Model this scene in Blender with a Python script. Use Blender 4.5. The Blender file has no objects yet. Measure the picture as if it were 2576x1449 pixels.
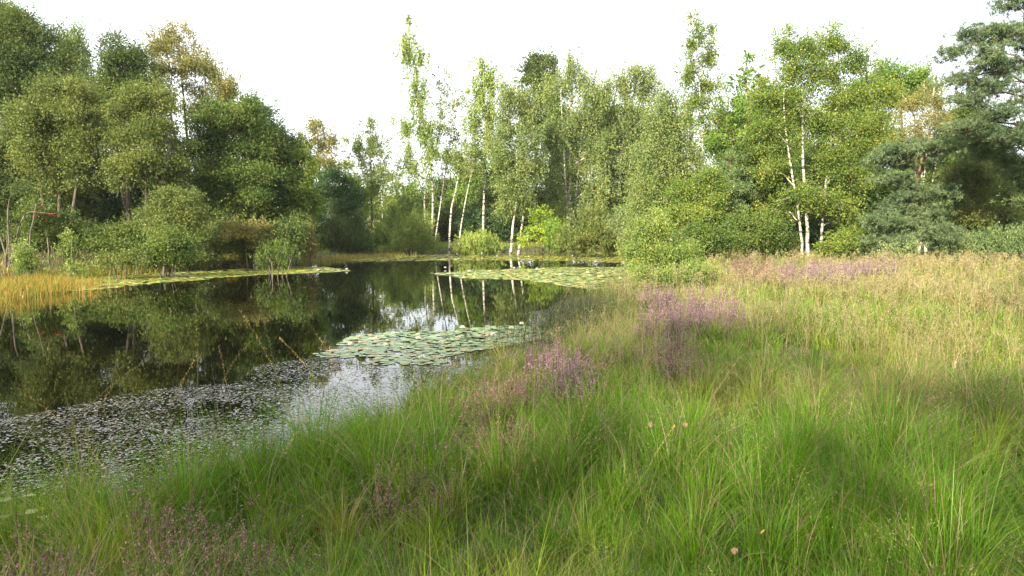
import bpy, math, random
import numpy as np
from mathutils import Vector

R = math.radians
SC = bpy.context.scene
COL = SC.collection
rng = np.random.default_rng(7)
random.seed(7)

# ------------------------------------------------------------------ camera, light, exposure
F = 1840.0                       # focal length in pixels of a 2576 px wide frame
EYE = 2.0
PITCH = R(4.49)
cam_d = bpy.data.cameras.new('camera'); cam = bpy.data.objects.new('camera', cam_d)
COL.objects.link(cam); SC.camera = cam
cam.location = (0, 0, EYE); cam.rotation_euler = (R(90) - PITCH, 0, 0)
cam_d.sensor_width = 36; cam_d.lens = 36 * F / 2576
cam_d.clip_start = 0.05; cam_d.clip_end = 3000

SUN_EL, SUN_X, SUN_Y = R(24), -0.50, -0.87
sdir = Vector((SUN_X, SUN_Y, 0)).normalized() * math.cos(SUN_EL) + Vector((0, 0, math.sin(SUN_EL)))
ld = bpy.data.lights.new('sun', 'SUN'); ld.energy = 5.0; ld.angle = R(0.6); ld.color = (1.0, 0.87, 0.64)
lo = bpy.data.objects.new('sun', ld); COL.objects.link(lo)
lo.rotation_euler = sdir.to_track_quat('Z', 'Y').to_euler(); lo.location = (-20, -30, 30)

W = bpy.data.worlds.new('World'); SC.world = W; W.use_nodes = True
nt = W.node_tree; nt.nodes.clear()
wo = nt.nodes.new('ShaderNodeOutputWorld'); bg = nt.nodes.new('ShaderNodeBackground')
sky = nt.nodes.new('ShaderNodeTexSky'); sky.sky_type = 'NISHITA'; sky.sun_disc = False
sky.sun_elevation = SUN_EL; sky.sun_rotation = math.atan2(SUN_X, SUN_Y)
sky.air_density = 1.0; sky.dust_density = 3.0; sky.ozone_density = 1.0
# thin bright overcast veil mixed over the blue
tc = nt.nodes.new('ShaderNodeTexCoord'); mp = nt.nodes.new('ShaderNodeMapping'); mp.inputs['Scale'].default_value = (1, 1, 2.5)
nz = nt.nodes.new('ShaderNodeTexNoise'); nz.inputs['Scale'].default_value = 2.2; nz.inputs['Detail'].default_value = 5
rp = nt.nodes.new('ShaderNodeValToRGB'); rp.color_ramp.elements[0].position = 0.30; rp.color_ramp.elements[1].position = 0.62
rp.color_ramp.elements[0].color = (0.45, 0.45, 0.45, 1); rp.color_ramp.elements[1].color = (0.9, 0.9, 0.9, 1)
mx = nt.nodes.new('ShaderNodeMix'); mx.data_type = 'RGBA'
mx.inputs['B'].default_value = (8.8, 8.9, 9.2, 1)
nt.links.new(tc.outputs['Generated'], mp.inputs['Vector']); nt.links.new(mp.outputs['Vector'], nz.inputs['Vector'])
nt.links.new(nz.outputs['Fac'], rp.inputs['Fac']); nt.links.new(rp.outputs['Color'], mx.inputs['Factor'])
nt.links.new(sky.outputs['Color'], mx.inputs['A']); nt.links.new(mx.outputs['Result'], bg.inputs['Color'])
bg.inputs['Strength'].default_value = 0.10
nt.links.new(bg.outputs['Background'], wo.inputs['Surface'])

SC.view_settings.view_transform = 'Standard'; SC.view_settings.look = 'None'
SC.view_settings.exposure = 1.5; SC.view_settings.gamma = 1.0
cy = SC.cycles
cy.max_bounces = 6; cy.diffuse_bounces = 3; cy.glossy_bounces = 3; cy.transmission_bounces = 4; cy.transparent_max_bounces = 4
cy.caustics_reflective = False; cy.caustics_refractive = False

# ------------------------------------------------------------------ helpers
CP, SP = math.cos(PITCH), math.sin(PITCH)
def at(px, py, D):
    """photo pixel (2576 wide) at distance D along the view -> world"""
    a = (px - 1288) / F; b = (724.5 - py) / F
    y = CP + b * SP; z = -SP + b * CP
    s = D / y
    return np.array((a * s, D, EYE + z * s))
def flat(px, py, z0=0.0):
    a = (px - 1288) / F; b = (724.5 - py) / F
    y = CP + b * SP; z = -SP + b * CP
    t = (z0 - EYE) / z
    return np.array((a * t, y * t))

def tag(o, label=None, cat=None, group=None, kind=None):
    if label: o['label'] = label
    if cat: o['category'] = cat
    if group: o['group'] = group
    if kind: o['kind'] = kind
    return o
def empty(name, loc):
    o = bpy.data.objects.new(name, None); COL.objects.link(o); o.location = loc
    o.empty_display_size = 0.3
    return o
def mesh_obj(name, verts, faces_flat, nper, mat, parent=None, col=None, smooth=False, loc=None, matidx=None):
    """numpy fast mesh. faces_flat: int array (nf, nper) or list of such arrays with different nper"""
    me = bpy.data.meshes.new(name)
    verts = np.ascontiguousarray(verts, dtype=np.float32)
    if not isinstance(faces_flat, list): faces_flat = [faces_flat]
    faces_flat = [np.asarray(f, dtype=np.int32) for f in faces_flat if len(f)]
    me.vertices.add(len(verts)); me.vertices.foreach_set('co', verts.ravel())
    loops = np.concatenate([f.ravel() for f in faces_flat])
    tot = np.concatenate([np.full(len(f), f.shape[1], dtype=np.int32) for f in faces_flat])
    start = np.concatenate([[0], np.cumsum(tot)[:-1]]).astype(np.int32)
    me.loops.add(len(loops)); me.loops.foreach_set('vertex_index', loops)
    me.polygons.add(len(tot)); me.polygons.foreach_set('loop_start', start)
    try: me.polygons.foreach_set('loop_total', tot)
    except Exception: pass
    if smooth: me.polygons.foreach_set('use_smooth', np.ones(len(tot), dtype=bool))
    if isinstance(mat, (list, tuple)):
        for m in mat: me.materials.append(m)
        if matidx is not None: me.polygons.foreach_set('material_index', np.asarray(matidx, dtype=np.int32))
    else: me.materials.append(mat)
    if col is not None:
        ca = me.color_attributes.new('col', 'FLOAT_COLOR', 'POINT')
        c4 = np.ones((len(verts), 4), dtype=np.float32); c4[:, :3] = col
        ca.data.foreach_set('color', c4.ravel())
    me.update(calc_edges=True)
    o = bpy.data.objects.new(name, me); COL.objects.link(o)
    if parent: o.parent = parent
    if loc is not None: o.location = loc
    return o
def copy_tree(o, parent=None):
    c = o.copy(); COL.objects.link(c)
    if parent: c.parent = parent
    for ch in list(o.children): copy_tree(ch, c)
    return c
def unit(v): return v / (np.linalg.norm(v, axis=-1, keepdims=True) + 1e-9)

# value noise for placement
_perm = np.random.default_rng(3).random((64, 64))
def vnoise(x, y, s):
    x = np.asarray(x) / s + 100.0; y = np.asarray(y) / s + 100.0
    xi = np.floor(x).astype(int); yi = np.floor(y).astype(int)
    fx = x - xi; fy = y - yi; fx = fx * fx * (3 - 2 * fx); fy = fy * fy * (3 - 2 * fy)
    g = lambda i, j: _perm[i % 64, j % 64]
    return (g(xi, yi) * (1 - fx) + g(xi + 1, yi) * fx) * (1 - fy) + (g(xi, yi + 1) * (1 - fx) + g(xi + 1, yi + 1) * fx) * fy

# ------------------------------------------------------------------ materials
def newmat(name):
    m = bpy.data.materials.new(name); m.use_nodes = True; t = m.node_tree; t.nodes.clear()
    return m, t, t.nodes.new('ShaderNodeOutputMaterial')
def foliage_shader(t, out, colsock, trans=0.35, gloss=0.04, rough=0.45):
    d = t.nodes.new('ShaderNodeBsdfDiffuse'); tr = t.nodes.new('ShaderNodeBsdfTranslucent')
    t.links.new(colsock, d.inputs['Color'])
    hs = t.nodes.new('ShaderNodeHueSaturation'); hs.inputs['Hue'].default_value = 0.488; hs.inputs['Saturation'].default_value = 1.15; hs.inputs['Value'].default_value = 1.25
    t.links.new(colsock, hs.inputs['Color']); t.links.new(hs.outputs['Color'], tr.inputs['Color'])
    m1 = t.nodes.new('ShaderNodeMixShader'); m1.inputs[0].default_value = trans
    t.links.new(d.outputs[0], m1.inputs[1]); t.links.new(tr.outputs[0], m1.inputs[2])
    if gloss > 0:
        g = t.nodes.new('ShaderNodeBsdfGlossy'); g.inputs['Roughness'].default_value = rough
        g.inputs['Color'].default_value = (1, 1, 1, 1)
        m2 = t.nodes.new('ShaderNodeMixShader'); m2.inputs[0].default_value = gloss
        t.links.new(m1.outputs[0], m2.inputs[1]); t.links.new(g.outputs[0], m2.inputs[2])
        t.links.new(m2.outputs[0], out.inputs['Surface'])
    else: t.links.new(m1.outputs[0], out.inputs['Surface'])
def leafmat(name, stops, var=0.25, trans=0.33, gloss=0.012):
    """stops: [(pos, (r,g,b))...] over the random value of each leaf"""
    m, t, out = newmat(name)
    geo = t.nodes.new('ShaderNodeNewGeometry'); cr = t.nodes.new('ShaderNodeValToRGB')
    e = cr.color_ramp.elements
    while len(e) < len(stops): e.new(0.5)
    for el, (p, c) in zip(e, stops): el.position = p; el.color = (min(.8, c[0] * LB * 1.04), min(.8, c[1] * LB), c[2] * LB * .86, 1)
    t.links.new(geo.outputs['Random Per Island'], cr.inputs['Fac'])
    tc = t.nodes.new('ShaderNodeTexCoord'); n = t.nodes.new('ShaderNodeTexNoise'); n.inputs['Scale'].default_value = 0.55; n.inputs['Detail'].default_value = 3
    t.links.new(tc.outputs['Object'], n.inputs['Vector'])
    mr = t.nodes.new('ShaderNodeMapRange'); mr.inputs['From Min'].default_value = 0.3; mr.inputs['From Max'].default_value = 0.7
    mr.inputs['To Min'].default_value = 0.5 - 0.014; mr.inputs['To Max'].default_value = 0.5 + 0.026
    hs = t.nodes.new('ShaderNodeHueSaturation')
    t.links.new(n.outputs['Fac'], mr.inputs['Value']); t.links.new(mr.outputs['Result'], hs.inputs['Hue'])
    mr2 = t.nodes.new('ShaderNodeMapRange'); mr2.inputs['From Min'].default_value = 0.3; mr2.inputs['From Max'].default_value = 0.7
    mr2.inputs['To Min'].default_value = 1 + var; mr2.inputs['To Max'].default_value = 1 - var
    t.links.new(n.outputs['Fac'], mr2.inputs['Value']); t.links.new(mr2.outputs['Result'], hs.inputs['Value'])
    t.links.new(cr.outputs['Color'], hs.inputs['Color'])
    foliage_shader(t, out, hs.outputs['Color'], trans, gloss)
    return m
def attrmat(name, trans=0.35, gloss=0.03):
    m, t, out = newmat(name)
    a = t.nodes.new('ShaderNodeAttribute'); a.attribute_name = 'col'
    foliage_shader(t, out, a.outputs['Color'], trans, gloss, 0.35)
    return m
def barkmat(name, c1, c2, scale=(6, 6, 1.5), thr=(0.4, 0.6), ns=2.0, c3=None):
    m, t, out = newmat(name)
    b = t.nodes.new('ShaderNodeBsdfPrincipled'); b.inputs['Roughness'].default_value = 0.85
    tc = t.nodes.new('ShaderNodeTexCoord'); mp = t.nodes.new('ShaderNodeMapping'); mp.inputs['Scale'].default_value = scale
    n = t.nodes.new('ShaderNodeTexNoise'); n.inputs['Scale'].default_value = ns; n.inputs['Detail'].default_value = 4
    cr = t.nodes.new('ShaderNodeValToRGB'); cr.color_ramp.elements[0].position = thr[0]; cr.color_ramp.elements[1].position = thr[1]
    cr.color_ramp.elements[0].color = (*c1, 1); cr.color_ramp.elements[1].color = (*c2, 1)
    t.links.new(tc.outputs['Object'], mp.inputs['Vector']); t.links.new(mp.outputs['Vector'], n.inputs['Vector'])
    t.links.new(n.outputs['Fac'], cr.inputs['Fac']); t.links.new(cr.outputs['Color'], b.inputs['Base Color'])
    t.links.new(b.outputs[0], out.inputs['Surface'])
    return m

M = {}
LB = 1.22
def g3(a, b, c, d=None):
    s = [(0.0, a), (0.45, b), (0.85, c)]
    if d: s += [(0.955, c), (0.985, d)]
    return s
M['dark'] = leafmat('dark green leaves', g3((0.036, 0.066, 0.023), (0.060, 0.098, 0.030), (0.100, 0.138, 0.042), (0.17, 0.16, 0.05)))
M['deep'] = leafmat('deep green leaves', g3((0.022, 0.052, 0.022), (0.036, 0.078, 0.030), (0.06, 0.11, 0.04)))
M['green'] = leafmat('mid green leaves', g3((0.042, 0.080, 0.021), (0.068, 0.115, 0.028), (0.105, 0.15, 0.038), (0.19, 0.165, 0.045)))
M['fresh'] = leafmat('fresh green leaves', g3((0.065, 0.13, 0.022), (0.10, 0.18, 0.035), (0.16, 0.23, 0.05)))
M['olive'] = leafmat('olive willow leaves', g3((0.062, 0.094, 0.028), (0.100, 0.136, 0.040), (0.155, 0.188, 0.058), (0.20, 0.17, 0.055)))
M['autumn'] = leafmat('browning leaves', g3((0.10, 0.125, 0.04), (0.155, 0.165, 0.055), (0.22, 0.20, 0.075), (0.28, 0.18, 0.08)))
M['birch'] = leafmat('birch leaves', g3((0.088, 0.135, 0.045), (0.135, 0.185, 0.065), (0.19, 0.24, 0.09), (0.27, 0.25, 0.08)))
M['limebirch'] = leafmat('yellow green birch leaves', g3((0.11, 0.175, 0.045), (0.165, 0.23, 0.06), (0.23, 0.29, 0.085), (0.32, 0.30, 0.08)))
M['goldbirch'] = leafmat('green and gold birch leaves', g3((0.075, 0.125, 0.026), (0.115, 0.17, 0.034), (0.15, 0.205, 0.048), (0.38, 0.30, 0.06)))
M['yellow'] = leafmat('lime yellow maple leaves', g3((0.13, 0.22, 0.03), (0.19, 0.28, 0.04), (0.27, 0.33, 0.05)))
M['pink'] = leafmat('pinkish brown leaves', g3((0.10, 0.10, 0.045), (0.16, 0.13, 0.06), (0.24, 0.16, 0.08)))
M['pale'] = leafmat('pale grey green leaves', g3((0.10, 0.14, 0.07), (0.15, 0.20, 0.09), (0.22, 0.27, 0.12)))
M['bush'] = leafmat('light green bush leaves', g3((0.085, 0.14, 0.04), (0.125, 0.19, 0.05), (0.19, 0.25, 0.075), (0.34, 0.28, 0.06)))
M['pine'] = leafmat('blue green pine needles', g3((0.046, 0.078, 0.040), (0.072, 0.112, 0.058), (0.112, 0.155, 0.085)), trans=0.12)
M['pineg'] = leafmat('green pine needles', g3((0.055, 0.095, 0.04), (0.085, 0.14, 0.06), (0.14, 0.19, 0.085)), trans=0.12)
M['berry'] = leafmat('red berries', g3((0.24, 0.02, 0.02), (0.32, 0.03, 0.025), (0.36, 0.07, 0.04)), trans=0.0)
M['bark'] = barkmat('grey brown bark', (0.05, 0.042, 0.03), (0.14, 0.12, 0.09))
M['barkpale'] = barkmat('pale grey bark', (0.16, 0.15, 0.12), (0.42, 0.40, 0.34))
M['pinebark'] = barkmat('orange brown pine bark', (0.10, 0.055, 0.03), (0.26, 0.14, 0.07))
M['birchbark'] = barkmat('white birch bark', (0.06, 0.05, 0.045), (0.54, 0.51, 0.44), scale=(1.5, 1.5, 4.5), thr=(0.40, 0.52), ns=1.5)
M['grass'] = attrmat('grass blades', 0.34, 0.012)
M['litter'] = attrmat('dry seed heads', 0.3, 0.0)
M['flower'] = attrmat('heather flowers', 0.3, 0.0)

# ------------------------------------------------------------------ pond and ground
near_px = [(-400, 1360, .22), (0, 1290, .22), (200, 1275, .22), (450, 1225, .22), (620, 1170, .22), (750, 1115, .25), (880, 1060, .25), (1000, 1005, .25), (1150, 950, .25),
           (1300, 898, .25), (1410, 845, .25), (1490, 792, .2), (1545, 750, .15), (1590, 722, .1)]
shore_px = [(1620, 690), (1650, 655), (1620, 634), (1400, 633), (1200, 635), (1000, 639), (880, 645),
            (800, 652), (745, 664), (640, 676), (450, 682), (250, 692), (100, 706), (0, 716), (-200, 740), (-500, 800)]
POND = np.array([flat(*p) for p in near_px] + [flat(*p) for p in shore_px] + [(-19, 9), (-9, 2.5)])
def pond_sd(x, y):
    """signed distance to the pond outline, + outside"""
    x = np.asarray(x, dtype=float); y = np.asarray(y, dtype=float)
    d = np.full(x.shape, 1e9); inside = np.zeros(x.shape, bool)
    n = len(POND)
    for i in range(n):
        ax, ay = POND[i]; bx, by = POND[(i + 1) % n]
        ex, ey = bx - ax, by - ay
        t = np.clip(((x - ax) * ex + (y - ay) * ey) / (ex * ex + ey * ey), 0, 1)
        d = np.minimum(d, np.hypot(x - ax - t * ex, y - ay - t * ey))
        c = ((ay > y) != (by > y)) & (x < ex * (y - ay) / (ey + 1e-12) + ax)
        inside ^= c
    d += (vnoise(x, y, 1.1) - 0.5) * 0.35 * np.minimum(1, d * 3)
    return np.where(inside, -d, d)
def gh(x, y, sd=None):
    x = np.asarray(x, dtype=float); y = np.asarray(y, dtype=float)
    if sd is None: sd = pond_sd(x, y)
    out = 0.44 * (1 - np.exp(-np.maximum(sd, 0) / 0.7)) + 0.14 * (vnoise(x, y, 2.3) - 0.5) * np.clip(sd, 0, 1)
    out = out + np.clip((y - 55) / 40, 0, 1) * 0.45 * np.clip(sd / 8, 0, 1) + 0.3 * (vnoise(x, y, 14) - 0.5) * np.clip((np.hypot(x, y) - 25) / 20, 0, 1) * np.clip(sd / 5, 0, 1)
    return np.where(sd > 0, out, -0.9 * (1 - np.exp(np.minimum(sd, 0) / 0.9)))
def axis(lo_, hi_, fine, far):
    a = np.arange(lo_, hi_ + 1e-6, fine)
    g = [hi_ + (far - hi_) * (k / 14.0) ** 2.2 for k in range(1, 15)]
    l = [lo_ - (far + lo_) * (k / 14.0) ** 2.2 for k in range(14, 0, -1)]
    return np.concatenate([l, a, g])
gx = axis(-30, 34, 0.4, 1500); gy = axis(-12, 90, 0.4, 1500)
X, Y = np.meshgrid(gx, gy)
Z = gh(X.ravel(), Y.ravel())
nx, ny = len(gx), len(gy)
ii = (np.arange(ny - 1)[:, None] * nx + np.arange(nx - 1)[None]).ravel()
m, t, out = newmat('earth with moss and litter')
b = t.nodes.new('ShaderNodeBsdfPrincipled'); b.inputs['Roughness'].default_value = 0.95
tc = t.nodes.new('ShaderNodeTexCoord'); n = t.nodes.new('ShaderNodeTexNoise'); n.inputs['Scale'].default_value = 1.4; n.inputs['Detail'].default_value = 8
cr = t.nodes.new('ShaderNodeValToRGB'); e = cr.color_ramp.elements
e[0].position = 0.35; e[0].color = (0.03, 0.035, 0.012, 1); e[1].position = 0.65; e[1].color = (0.09, 0.065, 0.03, 1)
q = e.new(0.5); q.color = (0.04, 0.055, 0.015, 1)
t.links.new(tc.outputs['Object'], n.inputs['Vector']); t.links.new(n.outputs['Fac'], cr.inputs['Fac'])
t.links.new(cr.outputs['Color'], b.inputs['Base Color']); t.links.new(b.outputs[0], out.inputs['Surface'])
M['earth'] = m
ground = mesh_obj('ground', np.stack([X.ravel(), Y.ravel(), Z], 1), np.stack([ii, ii + 1, ii + 1 + nx, ii + nx], 1), 4, M['earth'], smooth=True)
tag(ground, kind='structure')

m, t, out = newmat('dark pond water')
b = t.nodes.new('ShaderNodeBsdfPrincipled'); b.inputs['Base Color'].default_value = (0.0035, 0.003, 0.0015, 1)
b.inputs['Roughness'].default_value = 0.005; b.inputs['IOR'].default_value = 1.33
b.inputs['Specular IOR Level'].default_value = 0.5
tc = t.nodes.new('ShaderNodeTexCoord'); mp = t.nodes.new('ShaderNodeMapping'); mp.inputs['Scale'].default_value = (1.0, 1.6, 1)
n = t.nodes.new('ShaderNodeTexNoise'); n.inputs['Scale'].default_value = 2.2; n.inputs['Detail'].default_value = 2
bm_ = t.nodes.new('ShaderNodeBump'); bm_.inputs['Strength'].default_value = 0.012; bm_.inputs['Distance'].default_value = 0.05
t.links.new(tc.outputs['Object'], mp.inputs['Vector']); t.links.new(mp.outputs['Vector'], n.inputs['Vector'])
t.links.new(n.outputs['Fac'], bm_.inputs['Height']); t.links.new(bm_.outputs['Normal'], b.inputs['Normal'])
t.links.new(b.outputs[0], out.inputs['Surface'])
water = mesh_obj('pond_water', [(-30, -1, 0), (24, -1, 0), (24, 84, 0), (-30, 84, 0)], np.array([[0, 1, 2, 3]]), 4, m)
tag(water, kind='structure')

# ------------------------------------------------------------------ tubes and leaves
def tubes(paths, sides=6):
    """paths: list of (pts (n,3), radii (n))"""
    V, Fq = [], []; base = 0
    for pts, rad in paths:
        pts = np.asarray(pts, float); n = len(pts)
        d = unit(np.gradient(pts, axis=0))
        ref = np.where(np.abs(d[:, 2:3]) > 0.9, np.array([[1.0, 0, 0]]), np.array([[0, 0, 1.0]]))
        u = unit(np.cross(d, ref)); v = np.cross(d, u)
        s = sides if rad[0] > 0.03 else 3
        a = np.arange(s) * 2 * np.pi / s
        ring = pts[:, None] + (u[:, None] * np.cos(a)[None, :, None] + v[:, None] * np.sin(a)[None, :, None]) * np.asarray(rad)[:, None, None]
        V.append(ring.reshape(-1, 3))
        i = np.arange(n - 1)[:, None] * s; j = np.arange(s)[None]; k = (j + 1) % s
        Fq.append(np.stack([i + j, i + k, i + k + s, i + j + s], -1).reshape(-1, 4) + base)
        base += n * s
    return np.concatenate(V), np.concatenate(Fq)
def smooth_path(P, n=None, jit=0.0):
    P = np.asarray(P, float); m_ = len(P)
    if n is None: n = max(6, 4 * m_)
    tt = np.linspace(0, m_ - 1, n); i = np.minimum(tt.astype(int), m_ - 2); f = (tt - i)[:, None]
    Pp = np.vstack([2 * P[0] - P[1], P, 2 * P[-1] - P[-2]])
    a, b_, c, d = Pp[i], Pp[i + 1], Pp[i + 2], Pp[i + 3]
    o = 0.5 * ((2 * b_) + (-a + c) * f + (2 * a - 5 * b_ + 4 * c - d) * f ** 2 + (-a + 3 * b_ - 3 * c + d) * f ** 3)
    if jit: o[1:-1] += rng.normal(0, jit, (n - 2, 3))
    return o
def leaf_quads(P, length, width, axis_dir=None, nbias=(0, 0, 0.4), spread=1.0):
    N = len(P)
    nrm = unit(rng.normal(0, 1, (N, 3)) + np.array(nbias))
    ax = rng.normal(0, 1, (N, 3)) * spread
    if axis_dir is not None: ax = ax + axis_dir
    ax = unit(ax); sd_ = unit(np.cross(nrm, ax))
    L = length * rng.uniform(0.7, 1.3, (N, 1)); Wd = width * rng.uniform(0.75, 1.25, (N, 1))
    V = np.stack([P - ax * L * .5, P + sd_ * Wd * .5, P + ax * L * .5, P - sd_ * Wd * .5], 1).reshape(-1, 3)
    Fq = np.arange(4 * N).reshape(-1, 4)
    return V, Fq

STY = dict(
    broad=dict(L=1.0, W=0.62, sig=(1, 1, 0.75), k=26, axis=None, gap=0.35),
    birch=dict(L=0.95, W=0.6, sig=(0.62, 0.62, 1.7), k=24, axis=(0, 0, -1.2), gap=0.40),
    airy=dict(L=0.95, W=0.6, sig=(0.7, 0.7, 0.9), k=13, axis=(0, 0, -.6), gap=0.45),
    feather=dict(L=1.5, W=0.35, sig=(0.55, 0.55, 1.5), k=24, axis=(0, 0, 1.6), gap=0.25),
    pine=dict(L=2.3, W=0.31, sig=(1.1, 1.1, 0.45), k=60, axis=None, gap=0.42),
)
def tree(name, label, cat, D, trunks, lobes, leaf, bark='bark', style='broad', cov=3.0, group=None, r0=0.12, bare=None, crown_name='crown', extra=None, twigs=9, limb=1.0, scale_leaf=1.0, xy=None):
    S = STY[style]; sc = D / F
    ls = max(0.05, D * 0.0026) * scale_leaf
    if bark == 'birchbark': r0 *= 0.62
    # trunks
    b0 = trunks[0][0]; p0 = at(b0[0], 600, D)
    gz = float(gh(p0[0], D)); base = np.array((p0[0], D, gz))
    root = empty(name, tuple(base)); tag(root, label, cat, group)
    tp = []; allp = []
    for ti, tr in enumerate(trunks):
        pts = []
        dy = 0 if ti == 0 else rng.uniform(-0.5, 0.5)
        for k, q in enumerate(tr):
            w = at(q[0], q[1], D + dy)
            if k == 0: w[2] = float(gh(w[0], w[1])) - 0.12
            pts.append(w)
        r = r0 * (1 if ti == 0 else 0.75)
        P = smooth_path(pts, max(8, 4 * len(pts)), 0.012)
        rad = np.linspace(1, 0.22, len(P)) ** 0.9 * r; rad[0] *= 1.35; rad[1] *= 1.1
        tp.append((P, rad)); allp.append(P)
    ctr, rr = [], []
    LV, n0 = [], 0
    leafP, leafAx = [], []
    for lb in lobes:
        c = at(lb[0], lb[1], D); rx, rz = lb[2] * sc * 1.1, lb[3] * sc * 1.1; cv = lb[4] if len(lb) > 4 else cov
        ry = min(rx, 2.6) * 0.95
        c = c + np.array((0, rng.uniform(-0.5, 0.5) * ry, 0))
        # limb from the trunk
        best = None
        for P in allp:
            low = P[P[:, 2] < c[2] - 0.1 * rz]
            if not len(low): low = P[:2]
            d = np.linalg.norm((low - c) * np.array((1, 1, 1.2)), axis=1); i = int(np.argmin(d))
            if best is None or d[i] < best[0]: best = (d[i], low[i])
        st = best[1]; mid = (st + c) / 2 + np.array((0, 0, 0.18 * np.linalg.norm(c - st)))
        top = c + np.array((0, 0, 0.35 * rz))
        lr = min(r0 * 0.55, 0.012 * np.linalg.norm(c - st) + 0.012) * limb
        tp.append((smooth_path([st, mid, c, top], 8, 0.02), np.linspace(lr, lr * 0.3, 8)))
        # leaf clusters
        Lm, Wm = ls * S['L'], ls * S['W']
        if style == 'pine': Lm = max(Lm, 0.17)
        area = 0.5 * Lm * Wm * 0.55
        N = int(cv * (1.5 if cv > 1.9 else 1.15) * math.pi * rx * rz / area)
        k = S['k'] + 8; nc = max(6, N // k)
        ns = 21 if style != 'pine' else 10
        sc_ = unit(rng.normal(0, 1, (ns, 3)) + np.array((0, -0.15, 0.1))) * rng.uniform(0.15, 1.0, (ns, 1)); sr = rng.uniform(0.17, 0.40, ns)
        si = rng.integers(0, ns, nc * 3)
        u = unit(rng.normal(0, 1, (nc * 3, 3))); rad = rng.random((nc * 3, 1)) ** 0.45
        cc = sc_[si] + u * rad * sr[si][:, None] * np.array((1, 1, 0.85))
        fre = rng.random(nc * 3) < 0.10; cc[fre] = (u * rad)[fre] * 1.08
        # uneven outline : push in and out with a lumpy function
        lump = 1 + 0.22 * np.sin(cc[:, 0:1] * 5 + c[0] * 3) * np.cos(cc[:, 2:3] * 6 + c[2]) + rng.normal(0, 0.07, (nc * 3, 1))
        cc = cc * lump
        # gaps
        wv = np.sin(cc[:, 0] * 7.3 + c[0] * 9) + np.sin(cc[:, 2] * 8.1 + c[2] * 5 + 1) + np.sin(cc[:, 1] * 6.7 + c[0]) + rng.normal(0, 0.5, nc * 3)
        keep = wv > np.quantile(wv, S['gap']); cc = cc[keep][:nc]
        cc = c + cc * np.array((rx, ry, rz))
        cs = 0.10 + 0.13 * min(rx, rz) ** 0.6
        for q in cc[:twigs]:
            tp.append((smooth_path([c * 0.5 + st * 0.5 * 0 + c * 0.5, (c + q) / 2 + rng.normal(0, .06, 3), q], 4), [0.016 * limb, 0.012 * limb, 0.008, 0.005]))
        off = rng.normal(0, cs, (len(cc), k, 3)) * np.array(S['sig'])
        if style in ('birch',):
            off[..., 2] -= np.abs(rng.normal(0, cs, (len(cc), k))) * 0.8
        if style == 'pine':
            sub = rng.integers(0, 5, (len(cc), k)); so = rng.normal(0, cs * 1.5, (len(cc), 5, 3)) * np.array((1, 1, .4))
            tip = np.take_along_axis(so, sub[..., None].repeat(3, -1), 1)
            dr = unit(rng.normal(0, 1, tip.shape) + np.array((0, 0, 0.7)))
            off = tip + dr * Lm * 0.45
            leafAx.append((dr * 3).reshape(-1, 3))
        leafP.append((cc[:, None] + off).reshape(-1, 3))
        # sprays of leaves reaching beyond the lobe
        if style != 'pine':
            nsp = int(30 * min(1.6, rx / 1.5 + .3) * min(1.2, max(.25, cv / 2.4))) + 3; kk = 16
            dr = unit(rng.normal(0, 1, (nsp, 3)) + np.array((0, 0, .25))); stp = c + dr * np.array((rx, ry, rz)) * rng.uniform(.75, .98, (nsp, 1))
            gd = unit(dr + np.array((0, 0, -.9 if style == 'birch' else (.9 if style == 'feather' else .25))) + rng.normal(0, .25, (nsp, 3)))
            ln = rng.uniform(.2, .55, (nsp, 1)) * min(rx, rz) * 1.1 + .12
            tt_ = rng.random((nsp, kk, 1)) ** .8
            leafP.append((stp[:, None] + gd[:, None] * ln[:, None] * tt_ + rng.normal(0, .045, (nsp, kk, 3)) * (1.25 - tt_)).reshape(-1, 3))
            for q in range(0, nsp, 3): tp.append((np.array([c + dr[q] * .02, stp[q], stp[q] + gd[q] * ln[q]]), [.010, .007, .003]))
    P = np.concatenate(leafP)
    if style == 'pine': axd = np.concatenate(leafAx)
    else: axd = None if S['axis'] is None else np.array(S['axis'])
    V, Fq = leaf_quads(P, Lm, Wm, axd, nbias=(-0.12, -0.18, 0.5))
    V[:, 2] = np.maximum(V[:, 2], gz - 0.05)
    tv, tf = tubes(tp)
    mesh_obj('trunk', tv - base, tf, 4, M[bark], root, smooth=True)
    mesh_obj(crown_name, V - base, Fq, 4, M[leaf], root)
    if extra:
        nm, mt, nclump, ex_l, size = extra
        Q = []
        for _ in range(nclump):
            lb = random.choice(ex_l); c = at(lb[0], lb[1], D - 0.8)
            q = c + rng.normal(0, .45, 3) * np.array((lb[2] * sc, 0.6, lb[3] * sc))
            Q.append(q + rng.normal(0, 0.09, (16, 3)))
            a_ = np.linspace(0, 2 * np.pi, 9)[:-1]; rows = [np.array([[0, 0, .5]])]
            for zz_, r__ in ((.3, .8), (0, 1.0), (-.3, .7)): rows.append(np.stack([np.cos(a_) * r__, np.sin(a_) * r__, np.full(8, zz_)], 1) * rng.uniform(.6, 1.2, (8, 1)))
            rows.append(np.array([[0, 0, -.5]])); V = np.concatenate(rows) * size + q
            Fq = [[1 + 8 * j_ + i_, 1 + 8 * j_ + (i_ + 1) % 8, 9 + 8 * j_ + (i_ + 1) % 8, 9 + 8 * j_ + i_] for j_ in range(2) for i_ in range(8)]
            Ft = [[0, 1 + (i_ + 1) % 8, 1 + i_] for i_ in range(8)] + [[25, 17 + i_, 17 + (i_ + 1) % 8] for i_ in range(8)]
            mesh_obj(nm, V - base, [np.array(Fq), np.array(Ft)], 4, M[mt], root)
    tree.count = getattr(tree, 'count', 0) + len(P)
    return root
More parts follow.
